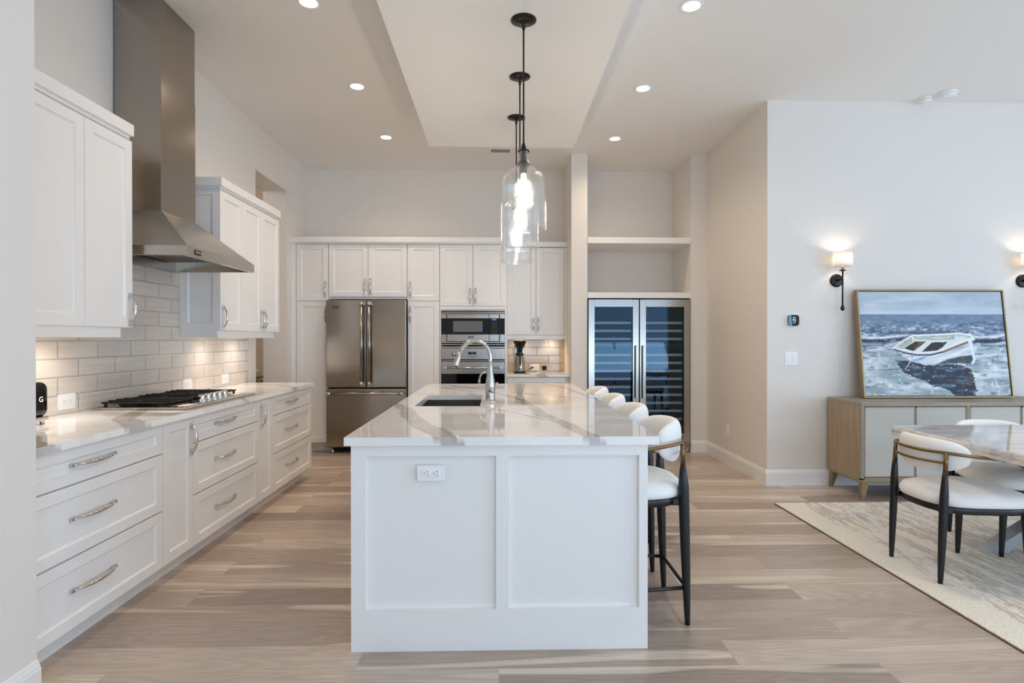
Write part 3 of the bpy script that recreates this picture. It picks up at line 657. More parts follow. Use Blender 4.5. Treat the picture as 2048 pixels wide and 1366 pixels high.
# ------------------------------------------------------------------ back wall tall cabinets (fronts at Y 6.60)
BY = 6.62
def yface(mb, u0, u1, v0, v1, rail=.06, y=BY): return shaker(mb, ('-y', y), u0, u1, v0, v1, rail)
GT = 'white cabinets of the back wall'
def tall(name, x0, x1, label, y=BY, yb=7.155, z0=0, z1=2.45, holes=None):
    t = thing(name, ((x0+x1)/2, (y+yb)/2, z0), label, 'cabinet', GT); return t
def door(t, u0, u1, v0, v1, hs, hz, y=BY, rail=.058):
    d = yface(MB(), u0+.002, u1-.002, v0+.002, v1-.002, rail, y).build('door', 'cab', t)
    pull(d, ('-y', y-.02), u1-.03 if hs == 'r' else u0+.03, hz); return d
t = tall('pantry_cabinet', -2.41, -1.99, 'tall white pantry cabinet left of the refrigerator')
box('body', 'cab', t, -2.4165, -1.99, BY, 7.155, .105, 2.4355); box('toe_kick', 'cab', t, -2.4165, -1.99, 6.70, 7.155, 0, .105)
box('filler_strip', 'cab', t, -2.4165, -2.366, BY-.015, BY, .105, 2.435)
door(t, -2.362, -1.992, 1.768, 2.432, 'r', 1.90); door(t, -2.362, -1.992, .109, 1.764, 'r', 1.61)
t = tall('refrigerator_cabinet', -1.99, -1.07, 'white two door cabinet above the refrigerator', z0=1.79)
box('body', 'cab', t, -1.989, -1.071, BY, 7.155, 1.79, 2.4355)
door(t, -1.985, -1.529, 1.815, 2.432, 'r', 1.935); door(t, -1.527, -1.074, 1.815, 2.432, 'l', 1.935)
t = tall('pantry_cabinet', -1.07, -.69, 'tall white pantry cabinet between the refrigerator and the ovens')
box('body', 'cab', t, -1.070, -.690, BY, 7.155, .105, 2.4355); box('toe_kick', 'cab', t, -1.070, -.690, 6.70, 7.155, 0, .105)
door(t, -1.066, -.694, 1.768, 2.432, 'l', 1.90); door(t, -1.066, -.694, .109, 1.764, 'l', 1.61)
t = tall('oven_cabinet', -.69, .10, 'tall white cabinet holding the microwave and wall oven')
mb = MB(); mb.box(-.689, .102, BY+.001, 7.155, 1.667, 2.4355); mb.box(-.689, -.6745, BY-.02, 7.155, .105, 1.667); mb.box(.074, .102, BY-.02, 7.155, .105, 1.667)
mb.box(-.6745, .074, BY-.02, 7.155, .105, .48); mb.box(-.689, .102, BY-.02, BY+.001, 1.667, 1.706); mb.box(-.6745, .074, 7.14, 7.155, .48, 1.667); mb.build('body', 'cab', t)
box('toe_kick', 'cab', t, -.689, .102, 6.70, 7.155, 0, .105)
door(t, -.690, -.302, 1.709, 2.432, 'r', 1.83); door(t, -.300, .087, 1.709, 2.432, 'l', 1.83)
mb = MB(); mb.box(-2.4165, .102, BY-.058, 7.155, 2.452, 2.512, bev=.003); mb.box(-2.4165, .102, BY-.036, 7.155, 2.436, 2.4525)
tag(mb.build('cabinet_crown', 'cab'), 'white crown board running along the top of the tall back cabinets', 'molding')
# coffee nook
NY = 6.90
t = thing('coffee_cabinet', (.47, 7.03, 1.315), 'white two door wall cabinet above the coffee maker', 'cabinet', GT)
box('body', 'cab', t, .103, .843, NY, 7.147, 1.368, 2.45)
box('filler_strip', 'cab', t, .81, .843, NY-.015, NY, 1.37, 2.45)
door(t, .106, .459, 1.372, 2.445, 'r', 1.50, NY); door(t, .461, .806, 1.372, 2.445, 'l', 1.50, NY)
box('crown', 'cab', t, .1035, .843, NY-.05, 7.155, 2.4525, 2.512); box('light_rail', 'cab', t, .103, .843, NY-.012, 7.0, 1.316, 1.369)
for xx in (.28, .66):
    MB().lathe([(.0, 0), (.03, 0), (.03, .006), (0, .006)], (xx, 7.06, 1.36)).build('puck_light', 'bulb', t)
    lt = bpy.data.lights.new('nook_light', 'SPOT'); lt.energy = 4.5; lt.color = WARM; lt.spot_size = R(130); lt.spot_blend = .8; lt.shadow_soft_size = .03
    lo = bpy.data.objects.new('nook_light', lt); COL.objects.link(lo); lo.parent = t; lo.location = Vector((xx, 7.06, 1.355))-wl(t)
t = thing('coffee_base_cabinet', (.47, 6.9, 0), 'white base cabinet under the coffee maker counter', 'cabinet', GT)
box('body', 'cab', t, .103, .843, 6.66, 7.155, .105, .872); box('toe_kick', 'cab', t, .103, .843, 6.74, 7.155, 0, .105)
for (z0, z1) in ((.716, .868), (.109, .710)): yface(MB(), .108, .79, z0, z1, .055, 6.66).build('drawer' if z0 > .5 else 'door', 'cab', t)
tag(slab('countertop', None, .103, .8445, 6.615, 7.156, .874, .906, [[(.50, 6.6, .05), (.62, 6.8, .03), (.55, 7.2, .02)]], .012), 'short white quartz countertop under the coffee maker', 'countertop')
tag(MB().box(.103, .8445, 7.148, 7.158, .906, 1.37).build('tile_backsplash', 'tile2'), 'beige tile backsplash behind the coffee maker', 'backsplash')

# ------------------------------------------------------------------ refrigerator
t = thing('refrigerator', (-1.527, 6.8, 0), 'stainless french door refrigerator with bottom freezer drawer', 'refrigerator')
box('cabinet_body', 'steeld', t, -1.977, -1.077, 6.555, 7.14, .06, 1.765)
for a, b, hx in ((-1.982, -1.529, -1.566), (-1.523, -1.070, -1.478)):
    d = MB().box(a, b, 6.49, 6.55, .765, 1.772, bev=.006).build('door', 'steel', t)
    mb = MB(); mb.cyl((hx, 6.43, .80), (hx, 6.43, 1.735), .0155, n=20)
    mb.build('handle', 'steel', d)
    mb = MB()
    for z in (.80, 1.735): s = 1 if z > 1 else -1; mb.cyl((hx, 6.43, z-s*.03), (hx, 6.43, z+s*.012), .019, n=20); mb.box(hx-.012, hx+.012, 6.43, 6.492, z-.02, z+.008, bev=.003)
    mb.build('handle_bracket', 'chrome', d)
d = MB().box(-1.982, -1.070, 6.49, 6.55, .075, .748, bev=.006).build('freezer_drawer', 'steel', t)
MB().cyl((-1.945, 6.43, .697), (-1.105, 6.43, .697), .0155, n=20).build('handle', 'steelx', d)
mb = MB()
for x in (-1.945, -1.105): s = 1 if x > -1.5 else -1; mb.cyl((x-s*.03, 6.43, .697), (x+s*.012, 6.43, .697), .019, n=20); mb.box(x-.015, x+.01, 6.43, 6.492, .685, .709, bev=.003)
mb.build('handle_bracket', 'chrome', d)
bd = MB().box(-1.912, -1.838, 6.486, 6.491, 1.676, 1.702, bev=.002).build('badge', 'black', t)
text('badge_lettering', 'VIKING', .019, 'silver', bd, (-1.875, 6.4855, 1.689), (R(90), 0, 0), sx=1.1)
for x in (-1.93, -1.12):
    MB().lathe([(0, 0), (.03, 0), (.032, .014), (.02, .03), (.02, .075), (0, .075)], (x, 6.56, 0), 20).build('foot', 'nickel', t)

# ------------------------------------------------------------------ microwave + oven
OY = 6.597
t = thing('microwave', (-.3, 6.85, 1.24), 'built in stainless microwave with black glass above the wall oven', 'microwave')
box('housing', 'steeld', t, -.672, .072, OY+.012, 7.10, 1.245, 1.66)
mb = MB(); mb.box(-.672, .072, OY-.012, OY+.01, 1.648, 1.664, bev=.003); mb.box(-.672, .072, OY-.004, OY+.01, 1.628, 1.640, bev=.002); mb.box(-.672, .072, OY-.012, OY+.01, 1.608, 1.622, bev=.003)
mb.box(-.672, .072, OY-.012, OY+.01, 1.274, 1.290, bev=.003); mb.box(-.672, .072, OY-.006, OY+.01, 1.250, 1.262, bev=.003)
for a, b in ((-.672, -.612), (.018, .072)):
    mb.box(a, b, OY-.008, OY+.01, 1.565, 1.608); mb.box(a, b, OY-.008, OY+.01, 1.292, 1.375)
mb.build('trim_frame', 'steelx', t)
mb = MB(); mb.box(-.672, -.612, OY-.004, OY+.01, 1.377, 1.563); mb.box(.018, .072, OY-.004, OY+.01, 1.377, 1.563); mb.box(-.672, .072, OY+.004, OY+.012, 1.245, 1.66); mb.build('side_panels', 'blackgloss', t)
d = MB().box(-.602, -.113, OY-.016, OY+.002, 1.296, 1.606).build('door', 'blackgloss', t)
mb = MB(); mb.box(-.602, -.113, OY-.020, OY-.0155, 1.565, 1.606, bev=.001); mb.box(-.602, -.113, OY-.020, OY-.0155, 1.296, 1.375, bev=.001); mb.build('door_band', 'steelx', d)
MB().box(-.532, -.188, OY-.0175, OY-.0155, 1.405, 1.533, bev=.0005).build('window', 'screen', d)
bd = MB().box(-.356, -.290, OY-.023, OY-.0195, 1.335, 1.356, bev=.001).build('badge', 'black', d)
text('badge_lettering', 'VIKING', .017, 'silver', bd, (-.323, OY-.0235, 1.3455), (R(90), 0, 0))
d = MB().box(-.107, .006, OY-.016, OY+.002, 1.296, 1.606).build('control_panel', 'blackgloss', t)
mb = MB(); mb.box(-.107, .006, OY-.020, OY-.0155, 1.565, 1.606, bev=.001); mb.box(-.107, .006, OY-.020, OY-.0155, 1.296, 1.375, bev=.001); mb.build('door_band', 'steelx', d)
MB().box(-.076, -.024, OY-.0175, OY-.0155, 1.543, 1.557).build('display', 'blue', d)
mb = MB()
for i in range(7):
    for j in range(4): mb.box(-.082+j*.018, -.074+j*.018, OY-.0168, OY-.0158, 1.395+i*.02, 1.401+i*.02)
mb.build('keypad', pm('keypad_print', (110, 110, 112), .5), d)
t = thing('wall_oven', (-.3, 6.85, .48), 'stainless wall oven with two knobs and blue display, below the microwave', 'oven')
box('housing', 'steeld', t, -.672, .072, OY+.012, 7.10, .485, 1.236)
mb = MB(); mb.box(-.672, .072, OY-.012, OY+.011, 1.216, 1.234, bev=.003); mb.box(-.672, .072, OY-.014, OY+.011, 1.082, 1.212, bev=.003); mb.build('control_panel', 'steelx', t)
mb = MB(); mb.box(-.672, .072, OY-.010, OY+.011, 1.060, 1.070, bev=.002); mb.build('trim_bar', 'steelx', t)
box('backing', 'black', t, -.672, .072, OY+.004, OY+.0125, .49, 1.236)
dd = MB().box(-.356, -.262, OY-.0165, OY-.0135, 1.141, 1.170, bev=.001).build('display', 'glossdark', t)
text('display_digits', '12:30', .017, 'blue', dd, (-.309, OY-.0168, 1.1555), (R(90), 0, 0))
mb = MB()
for i in range(5): mb.box(-.356+i*.021, -.350+i*.021, OY-.0155, OY-.0138, 1.108, 1.122)
mb.build('buttons', 'steeld', t)
for x in (-.522, -.096):
    MB().lathe([(0, 0), (.026, 0), (.026, .006), (.02, .01), (.019, .032), (0, .034)], (x, OY-.014, 1.145), 24, '-y').build('knob', 'nickel', t)
d = MB().box(-.668, .068, OY-.022, OY+.003, .50, 1.052, bev=.003).build('door', 'steelx', t)
MB().box(-.668, .068, OY-.0245, OY-.0215, .56, .915, bev=.001).build('window', 'blackgloss', d)
hd = MB().cyl((-.62, OY-.065, .985), (.02, OY-.065, .985), .011, n=16).build('handle', 'nickel', d)
mb = MB()
for x in (-.62, .02): mb.box(x-.016, x+.016, OY-.078, OY-.022, .970, 1.0, bev=.004)
mb.build('handle_bracket', 'nickel', hd)

# ------------------------------------------------------------------ niche shelves and wine coolers
GS = 'thick white shelves of the niche over the wine coolers'
tag(MB().box(1.032, 2.235, 6.465, 7.159, 2.432, 2.502, bev=.002).build('niche_shelf', 'trim'), 'upper thick white shelf in the niche, below the open recess', 'shelf', GS)
tag(MB().box(1.032, 2.235, 6.465, 7.159, 1.796, 1.864, bev=.002).build('niche_shelf', 'trim'), 'lower thick white shelf resting right above the wine coolers', 'shelf', GS)
def cooler(x0, x1, hside, label):
    t = thing('wine_cooler', ((x0+x1)/2, 6.8, 0), label, 'wine cooler', 'pair of glass door wine coolers')
    mb = MB(); mb.box(x0, x0+.02, 6.50, 7.14, .09, 1.785); mb.box(x1-.02, x1, 6.50, 7.14, .09, 1.785); mb.box(x0, x1, 7.12, 7.14, .09, 1.785)
    mb.box(x0, x1, 6.50, 7.14, .09, .11); mb.box(x0, x1, 6.50, 7.14, 1.765, 1.785); mb.box(x0, x1, 6.53, 7.14, .0, .09); mb.build('cabinet_body', 'innerdark', t)
    g = .072; d0, d1, z0, z1 = x0+.004, x1-.004, .095, 1.780
    mb = MB(); mb.box(d0, d0+g, 6.45, 6.49, z0, z1, bev=.002); mb.box(d1-g, d1, 6.45, 6.49, z0, z1, bev=.002)
    mb.box(d0+g, d1-g, 6.4505, 6.4895, z1-.085, z1); mb.box(d0+g, d1-g, 6.4505, 6.4895, z0, z0+.085); d = mb.build('door', 'steel', t)
    MB().box(d0+g-.003, d1-g+.003, 6.463, 6.470, z0+.08, z1-.08).build('glass_pane', 'cglass', d)
    hx = d1-.036 if hside == 'r' else d0+.036
    MB().box(hx-.011, hx+.011, 6.405, 6.425, .633, 1.247, bev=.004).build('handle', 'nickel', d)
    mb = MB(); [mb.box(hx-.007, hx+.007, 6.424, 6.452, z, z+.02) for z in (.66, 1.20)]; mb.build('handle_bracket', 'nickel', d)
    zs = [1.510-.0935*k for k in (0, 1, 2)]+[1.510-.0935*k for k in range(4, 15)]
    for z in zs:
        mb = MB(); mb.box(x0+.075, x1-.085, 6.500, 6.515, z-.014, z+.014, bev=.002); 
        for xx in np.linspace(x0+.09, x1-.1, 5): mb.cyl((xx, 6.515, z-.008), (xx, 7.05, z-.008), .003, n=6)
        mb.build('shelf_rack', 'rackbar', t)
    mb = MB(); mb.box(x0+.07, x1-.07, 6.50, 6.52, 1.235, 1.265); mb.build('control_strip', 'glossdark', t)
    mb = MB(); mb.box(x0+.004, x1-.004, 6.478, 6.535, .012, .088, bev=.002); mb.build('toe_grille', 'steelx', t)
    mb = MB()
    for z in (.03, .045, .06): mb.box(x0+.03, x1-.03, 6.475, 6.480, z, z+.007)
    mb.build('grille_slots', 'black', t)
    return t
cooler(1.036, 1.631, 'r', 'left stainless wine cooler with glass door, beside the wall column')
cooler(1.634, 2.230, 'l', 'right stainless wine cooler with glass door, beside the right wall')

# ------------------------------------------------------------------ coffee maker and friends
t = thing('coffee_maker', (.262, 6.87, .906), 'coffee maker with black filter cone and steel thermal carafe', 'coffee maker')
MB().box(.19, .335, 6.80, 7.0, .906, .921, bev=.005).build('base_plate', 'black', t)
MB().box(.196, .328, 6.965, 7.025, .906, 1.235, bev=.01).build('water_tower', 'steel', t)
MB().box(.198, .326, 6.90, 7.02, 1.225, 1.245, bev=.004).build('outlet_arm', 'black', t)
cf = MB().lathe([(0, 0), (.064, 0), (.066, .01), (.062, .1), (.048, .18), (.045, .2), (0, .2)], (.262, 6.87, .922)).build('carafe', 'steel', t)
MB().lathe([(0, 0), (.047, 0), (.05, .012), (.04, .03), (.03, .035), (0, .035)], (.262, 6.87, 1.12)).build('carafe_lid', 'black', cf)
mb = MB(); mb.tube([(.262, 6.82, 1.14), (.262, 6.785, 1.13), (.262, 6.777, 1.08), (.262, 6.785, 1.02), (.262, 6.803, 1.0)], [.011, .011, .011, .01, .008], 12); mb.build('carafe_handle', 'black', cf)
MB().lathe([(0, 0), (.034, 0), (.036, .035), (.04, .045), (.075, .115), (.078, .135), (.07, .14), (0, .14)], (.262, 6.87, 1.16)).build('filter_basket', 'blackgloss', t)
c = MB(); pts = [Vector((.335, 6.99, .925)), Vector((.36, 7.0, .92)), Vector((.40, 7.05, .94)), Vector((.43, 7.12, .955))]
c.tube(pts, .004, 8); cord = c.build('power_cord', 'black', t)
MB().tube([(.40, 7.09, .945), (.43, 7.125, .958), (.44, 7.134, .962)], [.007, .013, .011], 12).build('plug', 'black', cord)
outlet(('-y', 7.148), .463, .962, .118, .078, 'cream double power outlet on the tiles behind the coffee maker')
t = thing('smart_speaker', (.575, 7.02, .906), 'small round black smart sensor with white rim on the coffee counter', 'speaker')
MB().lathe([(0, 0), (.022, 0), (.020, .012), (.018, .020), (0, .02)], (.575, 7.03, .906), 24).build('stand', 'wirec', t)
def squircle(mb, c, r, y0, y1, n=40, p=4):
    poly = [(c[0]+r*abs(math.cos(a))**(2/p)*(1 if math.cos(a) > 0 else -1), c[1]+r*abs(math.sin(a))**(2/p)*(1 if math.sin(a) > 0 else -1)) for a in [2*math.pi*(k+.5)/n for k in range(n)]]
    return mb.prism(poly, y0, y1, 'y')
hs = squircle(MB(), (.575, .958), .035, 7.02, 7.04).build('rim', 'plastic', t)
squircle(MB(), (.575, .958), .030, 7.014, 7.021).build('face', 'glossdark', t)
c = MB(); c.tube([(.575, 7.04, .93), (.54, 7.06, .912), (.50, 7.1, .911), (.47, 7.11, .93), (.476, 7.136, .945)], .0025, 8); c.build('cable', 'wirec', t)

# ------------------------------------------------------------------ island
t = thing('kitchen_island', (.01, 3.7, 0), 'large white panelled kitchen island', 'island')
IY = 2.376
mb = MB(); mb.box(-.623, .638, IY+.02, 2.46, 0, .876)
# end panel frame: stiles, rails (two recessed panels)
for (a, b, c, d) in ((-.623, -.561, 0, .876), (.601, .638, 0, .876), (-.0105, .044, .176, .828), (-.561, .601, .828, .876), (-.561, .601, 0, .176)):
    mb.box(a, b, IY, IY+.0205, c, d)
mb.build('end_panel', 'cab', t)
mb = MB(); mb.box(-.600, -.555, 2.46, 5.10, .10, .872); mb.box(-.08, .33, 2.46, 5.10, .0, .872); mb.box(-.555, -.08, 2.46, 3.40, .1, .872); mb.box(-.555, -.08, 4.15, 5.10, .1, .872); mb.box(-.555, -.08, 3.40, 4.15, .1, .62); mb.build('body', 'cab', t)
mb = MB(); mb.box(-.623, .638, 5.06, 5.10, 0, .876); mb.build('far_end_panel', 'cab', t)
box('toe_kick', 'cab', t, -.55, .3, 2.46, 5.06, 0, .1)
for k in range(5):
    a = 2.47+k*.518
    d = shaker(MB(), ('-x', -.600), a+.003, a+.515, .11, .868, .055).build('door', 'cab', t)
    pull(d, ('-x', -.62), a+.05, .74)
IV = [[(-.70, 3.62, .02), (-.60, 3.45, .03), (-.53, 3.27, .04), (-.47, 3.0, .045), (-.37, 2.68, .045), (-.265, 2.46, .045), (-.215, 2.33, .045)],
      [(-.42, 4.95, .015), (-.15, 4.6, .02), (.05, 4.1, .018), (.161, 3.75, .025), (.205, 3.42, .032), (.24, 3.05, .035), (.285, 2.86, .03), (.33, 2.66, .045), (.37, 2.48, .035), (.405, 2.33, .035)],
      [(-.12, 3.42, .008), (.01, 3.23, .012), (.145, 3.05, .012), (.235, 2.83, .014), (.30, 2.72, .012)],
      [(-.66, 5.0, .010), (-.22, 4.42, .012), (.09, 4.36, .012), (.37, 4.01, .014), (.70, 3.80, .010)],
      [(.38, 5.18, .012), (.566, 4.76, .016), (.602, 4.39, .022), (.64, 3.97, .02), (.72, 3.70, .015)]]
tag(slab('countertop', None, -.646, .680, 2.352, 5.145, .877, .912, IV, .008, hole=(-.515, -.115, 3.44, 4.12)), 'large white quartz island countertop with grey veins', 'countertop')
t = thing('sink', (-.315, 3.78, .67), 'undermount stainless steel sink set into the island', 'sink')
mb = MB(); a0, a1, b0, b1, zb, zt_ = -.521, -.109, 3.434, 4.126, .66, .8765
mb.mesh([(a0, b0, zb), (a1, b0, zb), (a1, b1, zb), (a0, b1, zb), (a0, b0, zt_), (a1, b0, zt_), (a1, b1, zt_), (a0, b1, zt_),
         (a0-.003, b0-.003, zb-.003), (a1+.003, b0-.003, zb-.003), (a1+.003, b1+.003, zb-.003), (a0-.003, b1+.003, zb-.003), (a0-.003, b0-.003, zt_), (a1+.003, b0-.003, zt_), (a1+.003, b1+.003, zt_), (a0-.003, b1+.003, zt_)],
        [(0, 1, 2, 3), (0, 1, 5, 4), (1, 2, 6, 5), (2, 3, 7, 6), (3, 0, 4, 7), (8, 9, 10, 11), (8, 9, 13, 12), (9, 10, 14, 13), (10, 11, 15, 14), (11, 8, 12, 15), (4, 5, 13, 12), (5, 6, 14, 13), (6, 7, 15, 14), (7, 4, 12, 15)])
mb.build('basin', 'sink', t)
MB().lathe([(0, 0), (.045, 0), (.045, .004), (.03, .002), (0, .002)], (-.315, 3.78, .6605), 24).build('drain', 'chrome', t)

# faucets
def arc(cx, cz, r, a0, a1, n, y): return [(cx+r*math.cos(R(a)), y, cz+r*math.sin(R(a))) for a in np.linspace(a0, a1, n)]
FY = 3.76
t = thing('kitchen_faucet', (-.055, FY, .912), 'tall arched brushed nickel pull-down faucet beside the sink', 'faucet')
MB().lathe([(0, 0), (.034, 0), (.034, .006), (.0315, .01), (.0315, .02), (.034, .09), (.030, .13), (.022, .18), (.017, .23), (.0155, .25), (0, .25)], (-.055, FY, .912)).build('body', 'nickel', t)
path = [(-.055, FY, 1.14), (-.055, FY, 1.18)]+arc(-.158, 1.205, .103, 0, 150, 22, FY)+[(-.265, FY, 1.215)]
MB().tube(path, .0145, 16).build('spout', 'nickel', t)
MB().tube([(-.258, FY, 1.235), (-.268, FY, 1.20), (-.285, FY, 1.155), (-.292, FY, 1.137)], [.0155, .018, .025, .027], 20).build('spray_head', 'nickel', t)
lv = MB(); lv.tube([(-.052, FY-.02, 1.00), (-.046, FY-.035, .985), (-.034, FY-.03, .968)], [.012, .022, .012], 14); lv.build('lever', 'nickel', t)
t = thing('water_tap', (-.045, 4.02, .912), 'small curved filtered water tap behind the main faucet', 'faucet')
MB().lathe([(0, 0), (.02, 0), (.02, .005), (.011, .01), (.011, .07), (0, .07)], (-.045, 4.02, .912), 24).build('body', 'nickel', t)
MB().tube([(-.045, 4.02, .97), (-.045, 4.02, 1.03)]+arc(-.09, 1.04, .045, 0, 165, 14, 4.02)+[(-.137, 4.02, 1.025)], .006, 10).build('spout', 'nickel', t)
MB().cyl((-.137, 4.02, 1.035), (-.140, 4.02, 1.005), .009, n=12).build('nozzle', 'nickel', t)
MB().tube([(-.04, 4.02, .985), (-.02, 4.015, 1.0), (-.005, 4.01, 1.012)], [.008, .006, .004], 10).build('lever', 'nickel', t)
tag(MB().lathe([(0, 0), (.022, 0), (.022, .003), (.014, .006), (0, .006)], (-.055, 3.56, .912), 28).build('air_switch', 'nickel', loc=(-.055, 3.56, .912)), 'tiny round chrome button on the island in front of the faucet', 'button')

# ------------------------------------------------------------------ chairs and stools
def catmull(P, n=8):
    P = [Vector(p) for p in P]; out = []
    Q = [P[0]*2-P[1]]+P+[P[-1]*2-P[-2]]
    for i in range(1, len(Q)-2):
        for k in range(n):
            t = k/n; a, b, c, d = Q[i-1], Q[i], Q[i+1], Q[i+2]
            out.append(.5*((2*b)+(c-a)*t+(2*a-5*b+4*c-d)*t*t+(3*b-3*c+d-a)*t**3))
    out.append(P[-1]); return out
def make_seat(name, label, cat, group, seat_z, rail_z, pad0, pad1, padR, padA, stretch=None, legr=.021):
    """faces local +X; origin on the floor under the seat centre"""
    t = thing(name, (0, 0, 0), label, cat, group)
    split = rail_z-.10; rb = rail_z
    for s in (-1, 1):
        for (fx, fy, tx, ty) in ((-.222, .187, -.195, .19), (.225, .235, .215, .195)):
            rail_z = rb if fx < 0 else rb-.028
            foot, top = Vector((fx, s*fy, 0)), Vector((tx, s*ty, rail_z))
            n = 14; zt = split if fx < 0 else seat_z-.075; pts = []; rad = []
            for i in range(n+1):
                q = i/n*zt/rail_z; p = foot.lerp(top, q); zz = p.z/ (seat_z-.02)
                r = .0115+(legr-.0115)*math.sin(min(zz, 1)*math.pi/2)**.8 if zz < 1 else legr-(legr-.0115)*((p.z-seat_z+.02)/(zt-seat_z+.02))**1.2
                pts.append(p); rad.append(r)
            lg = MB().tube(pts, rad, 18).build('leg', 'black', t)
            if fx < 0: MB().tube([foot.lerp(top, zt/rail_z), foot.lerp(top, 1.0)], [.0118, .0095], 14).build('brass_sleeve', 'brass', lg)
    rail_z = rb
    rail = [(.205, .25), (.08, .263), (-.07, .252), (-.195, .19), (-.245, .10), (-.262, 0)]
    dz = lambda x: -.028*max(0, min(1, (x+.195)/.30))
    P = [(x, y, rail_z+dz(x)) for x, y in rail]+[(x, -y, rail_z+dz(x)) for x, y in rail[-2::-1]]
    MB().tube(catmull(P, 6), .0085, 10).build('arm_rail', 'brass', t)
    low = [(-.195, .19), (-.245, .10), (-.262, 0)]
    P = [(x, y, rail_z-.055) for x, y in low]+[(x, -y, rail_z-.055) for x, y in low[-2::-1]]
    MB().tube(catmull(P, 6), .007, 10).build('back_rail', 'brass', t)
    # seat: rounded trapezoid
    def outline(sc, n=56):
        o = []
        for k in range(n):
            a = 2*math.pi*k/n; p = 2/3.0
            p = 2/3.8 if math.cos(a) > 0 else p; x = (.285 if math.cos(a) > 0 else .245)*abs(math.cos(a))**p*(1 if math.cos(a) > 0 else -1); y = .238*abs(math.sin(a))**p*(1 if math.sin(a) > 0 else -1)
            y *= 1+.10*(x/.245); o.append((x*sc+.01, y*sc))
        return o
    def loft(levels, name, mat, par):
        b = MB(); vs = []; fs = []; n = 56
        for sc, z in levels: vs += [(x, y, z) for x, y in outline(sc)]
        for i in range(len(levels)-1):
            for k in range(n): fs.append((i*n+k, i*n+(k+1) % n, (i+1)*n+(k+1) % n, (i+1)*n+k))
        fs.append(tuple(range(n))[::-1]); fs.append(tuple(range((len(levels)-1)*n, len(levels)*n)))
        b.mesh(vs, fs, True); return b.build(name, mat, par)
    z = seat_z
    fr = loft([(.88, z-.115), (.93, z-.113), (.95, z-.105), (.95, z-.08), (.93, z-.074)], 'seat_frame', 'black', t)
    mb = MB()
    for s in (-1, 1): mb.box(-.21, -.15, s*.17-.02, s*.17+.02, z-.112, z-.08, bev=.004)
    mb.build('leg_bracket', 'black', fr)
    loft([(.90, z-.079), (.97, z-.074), (1.0, z-.055), (.99, z-.035), (.93, z-.015), (.80, z-.003), (.5, z+.005), (.15, z+.008)], 'seat', 'fabric', t)
    # back pad: superelliptic section swept on an arc, bulging inward of the rail
    vs = []; fs = []; nu, nv = 44, 26; cxp = -.235+padR; zc = (pad0+pad1)/2; hh = (pad1-pad0)/2
    for i in range(nu+1):
        u = -1+2*i/nu; uu = min(abs(u), .9995); e = (1-uu**2.8)**(1/2.3); a = math.pi+u*R(padA)
        for k in range(nv):
            b = 2*math.pi*k/nv; cb, sb = math.cos(b), math.sin(b)
            rz = hh*e*abs(sb)**.85*(1 if sb > 0 else -1); rr = .036*(.35+.65*e)*abs(cb)**.8*(1 if cb > 0 else -1)*(e**.5)
            lean = -.10*rz
            rad_ = padR-.03+rr-lean*.5
            vs.append((cxp+rad_*math.cos(a), -rad_*math.sin(a)*-1, zc+rz+ .012*(uu**2)))
    for i in range(nu):
        for k in range(nv): fs.append((i*nv+k, i*nv+(k+1) % nv, (i+1)*nv+(k+1) % nv, (i+1)*nv+k))
    fs.append(tuple(range(nv))); fs.append(tuple(range(nu*nv, (nu+1)*nv)))
    MB().mesh(vs, fs, True).build('backrest', 'fabric', t)
    if stretch:
        zs = stretch; q = zs/rail_z; fb = Vector((-.222, .187, 0)).lerp(Vector((-.195, .19, rail_z)), q); ff = Vector((.225, .24, 0)).lerp(Vector((.205, .25, rail_z)), q)
        for a, b in (((fb.x, -fb.y), (fb.x, fb.y)), ((ff.x, -ff.y), (ff.x, ff.y)), ((fb.x, fb.y), (ff.x, ff.y)), ((fb.x, -fb.y), (ff.x, -ff.y))):
            MB().cyl((*a, zs), (*b, zs), .0085, n=12).build('stretcher', 'black', t)
    return t
GSt = 'counter stools along the island'
stool = make_seat('counter_stool', 'white upholstered counter stool with brass rail, nearest the camera', 'stool', GSt, .665, .845, .73, .935, .235, 68, stretch=.172, legr=.024)
labs = ['white upholstered counter stool with brass rail, nearest the camera at the island', 'second counter stool from the camera along the island, only its white back showing',
        'third counter stool from the camera along the island, white back showing', 'farthest counter stool at the island, in front of the left wine cooler']
for i, (y, l) in enumerate(zip((2.757, 3.35, 3.945, 4.54), labs)):
    o = stool if i == 0 else copy_tree(stool)
    o.location = (.654, y, 0); o.rotation_euler = (0, 0, math.pi); o['label'] = l
o = copy_tree(stool); o.location = (-3.22, 7.05, 0); o.rotation_euler = (0, 0, R(200)); o['label'] = 'cream padded stool partly seen through the wall opening beyond the left counter'
if 'group' in o: del o['group']
chair = make_seat('dining_chair', 'white dining chair with black legs and brass rail at the left end of the table', 'chair', 'dining chairs at the marble table', .485, .70, .58, .765, .33, 52)
chair.location = (2.592, 3.13, .0125)
o = copy_tree(chair); o.location = (3.262, 3.52, .0125); o.rotation_euler = (0, 0, -math.pi/2)
o['label'] = 'white dining chair on the far side of the marble table, before the sideboard'

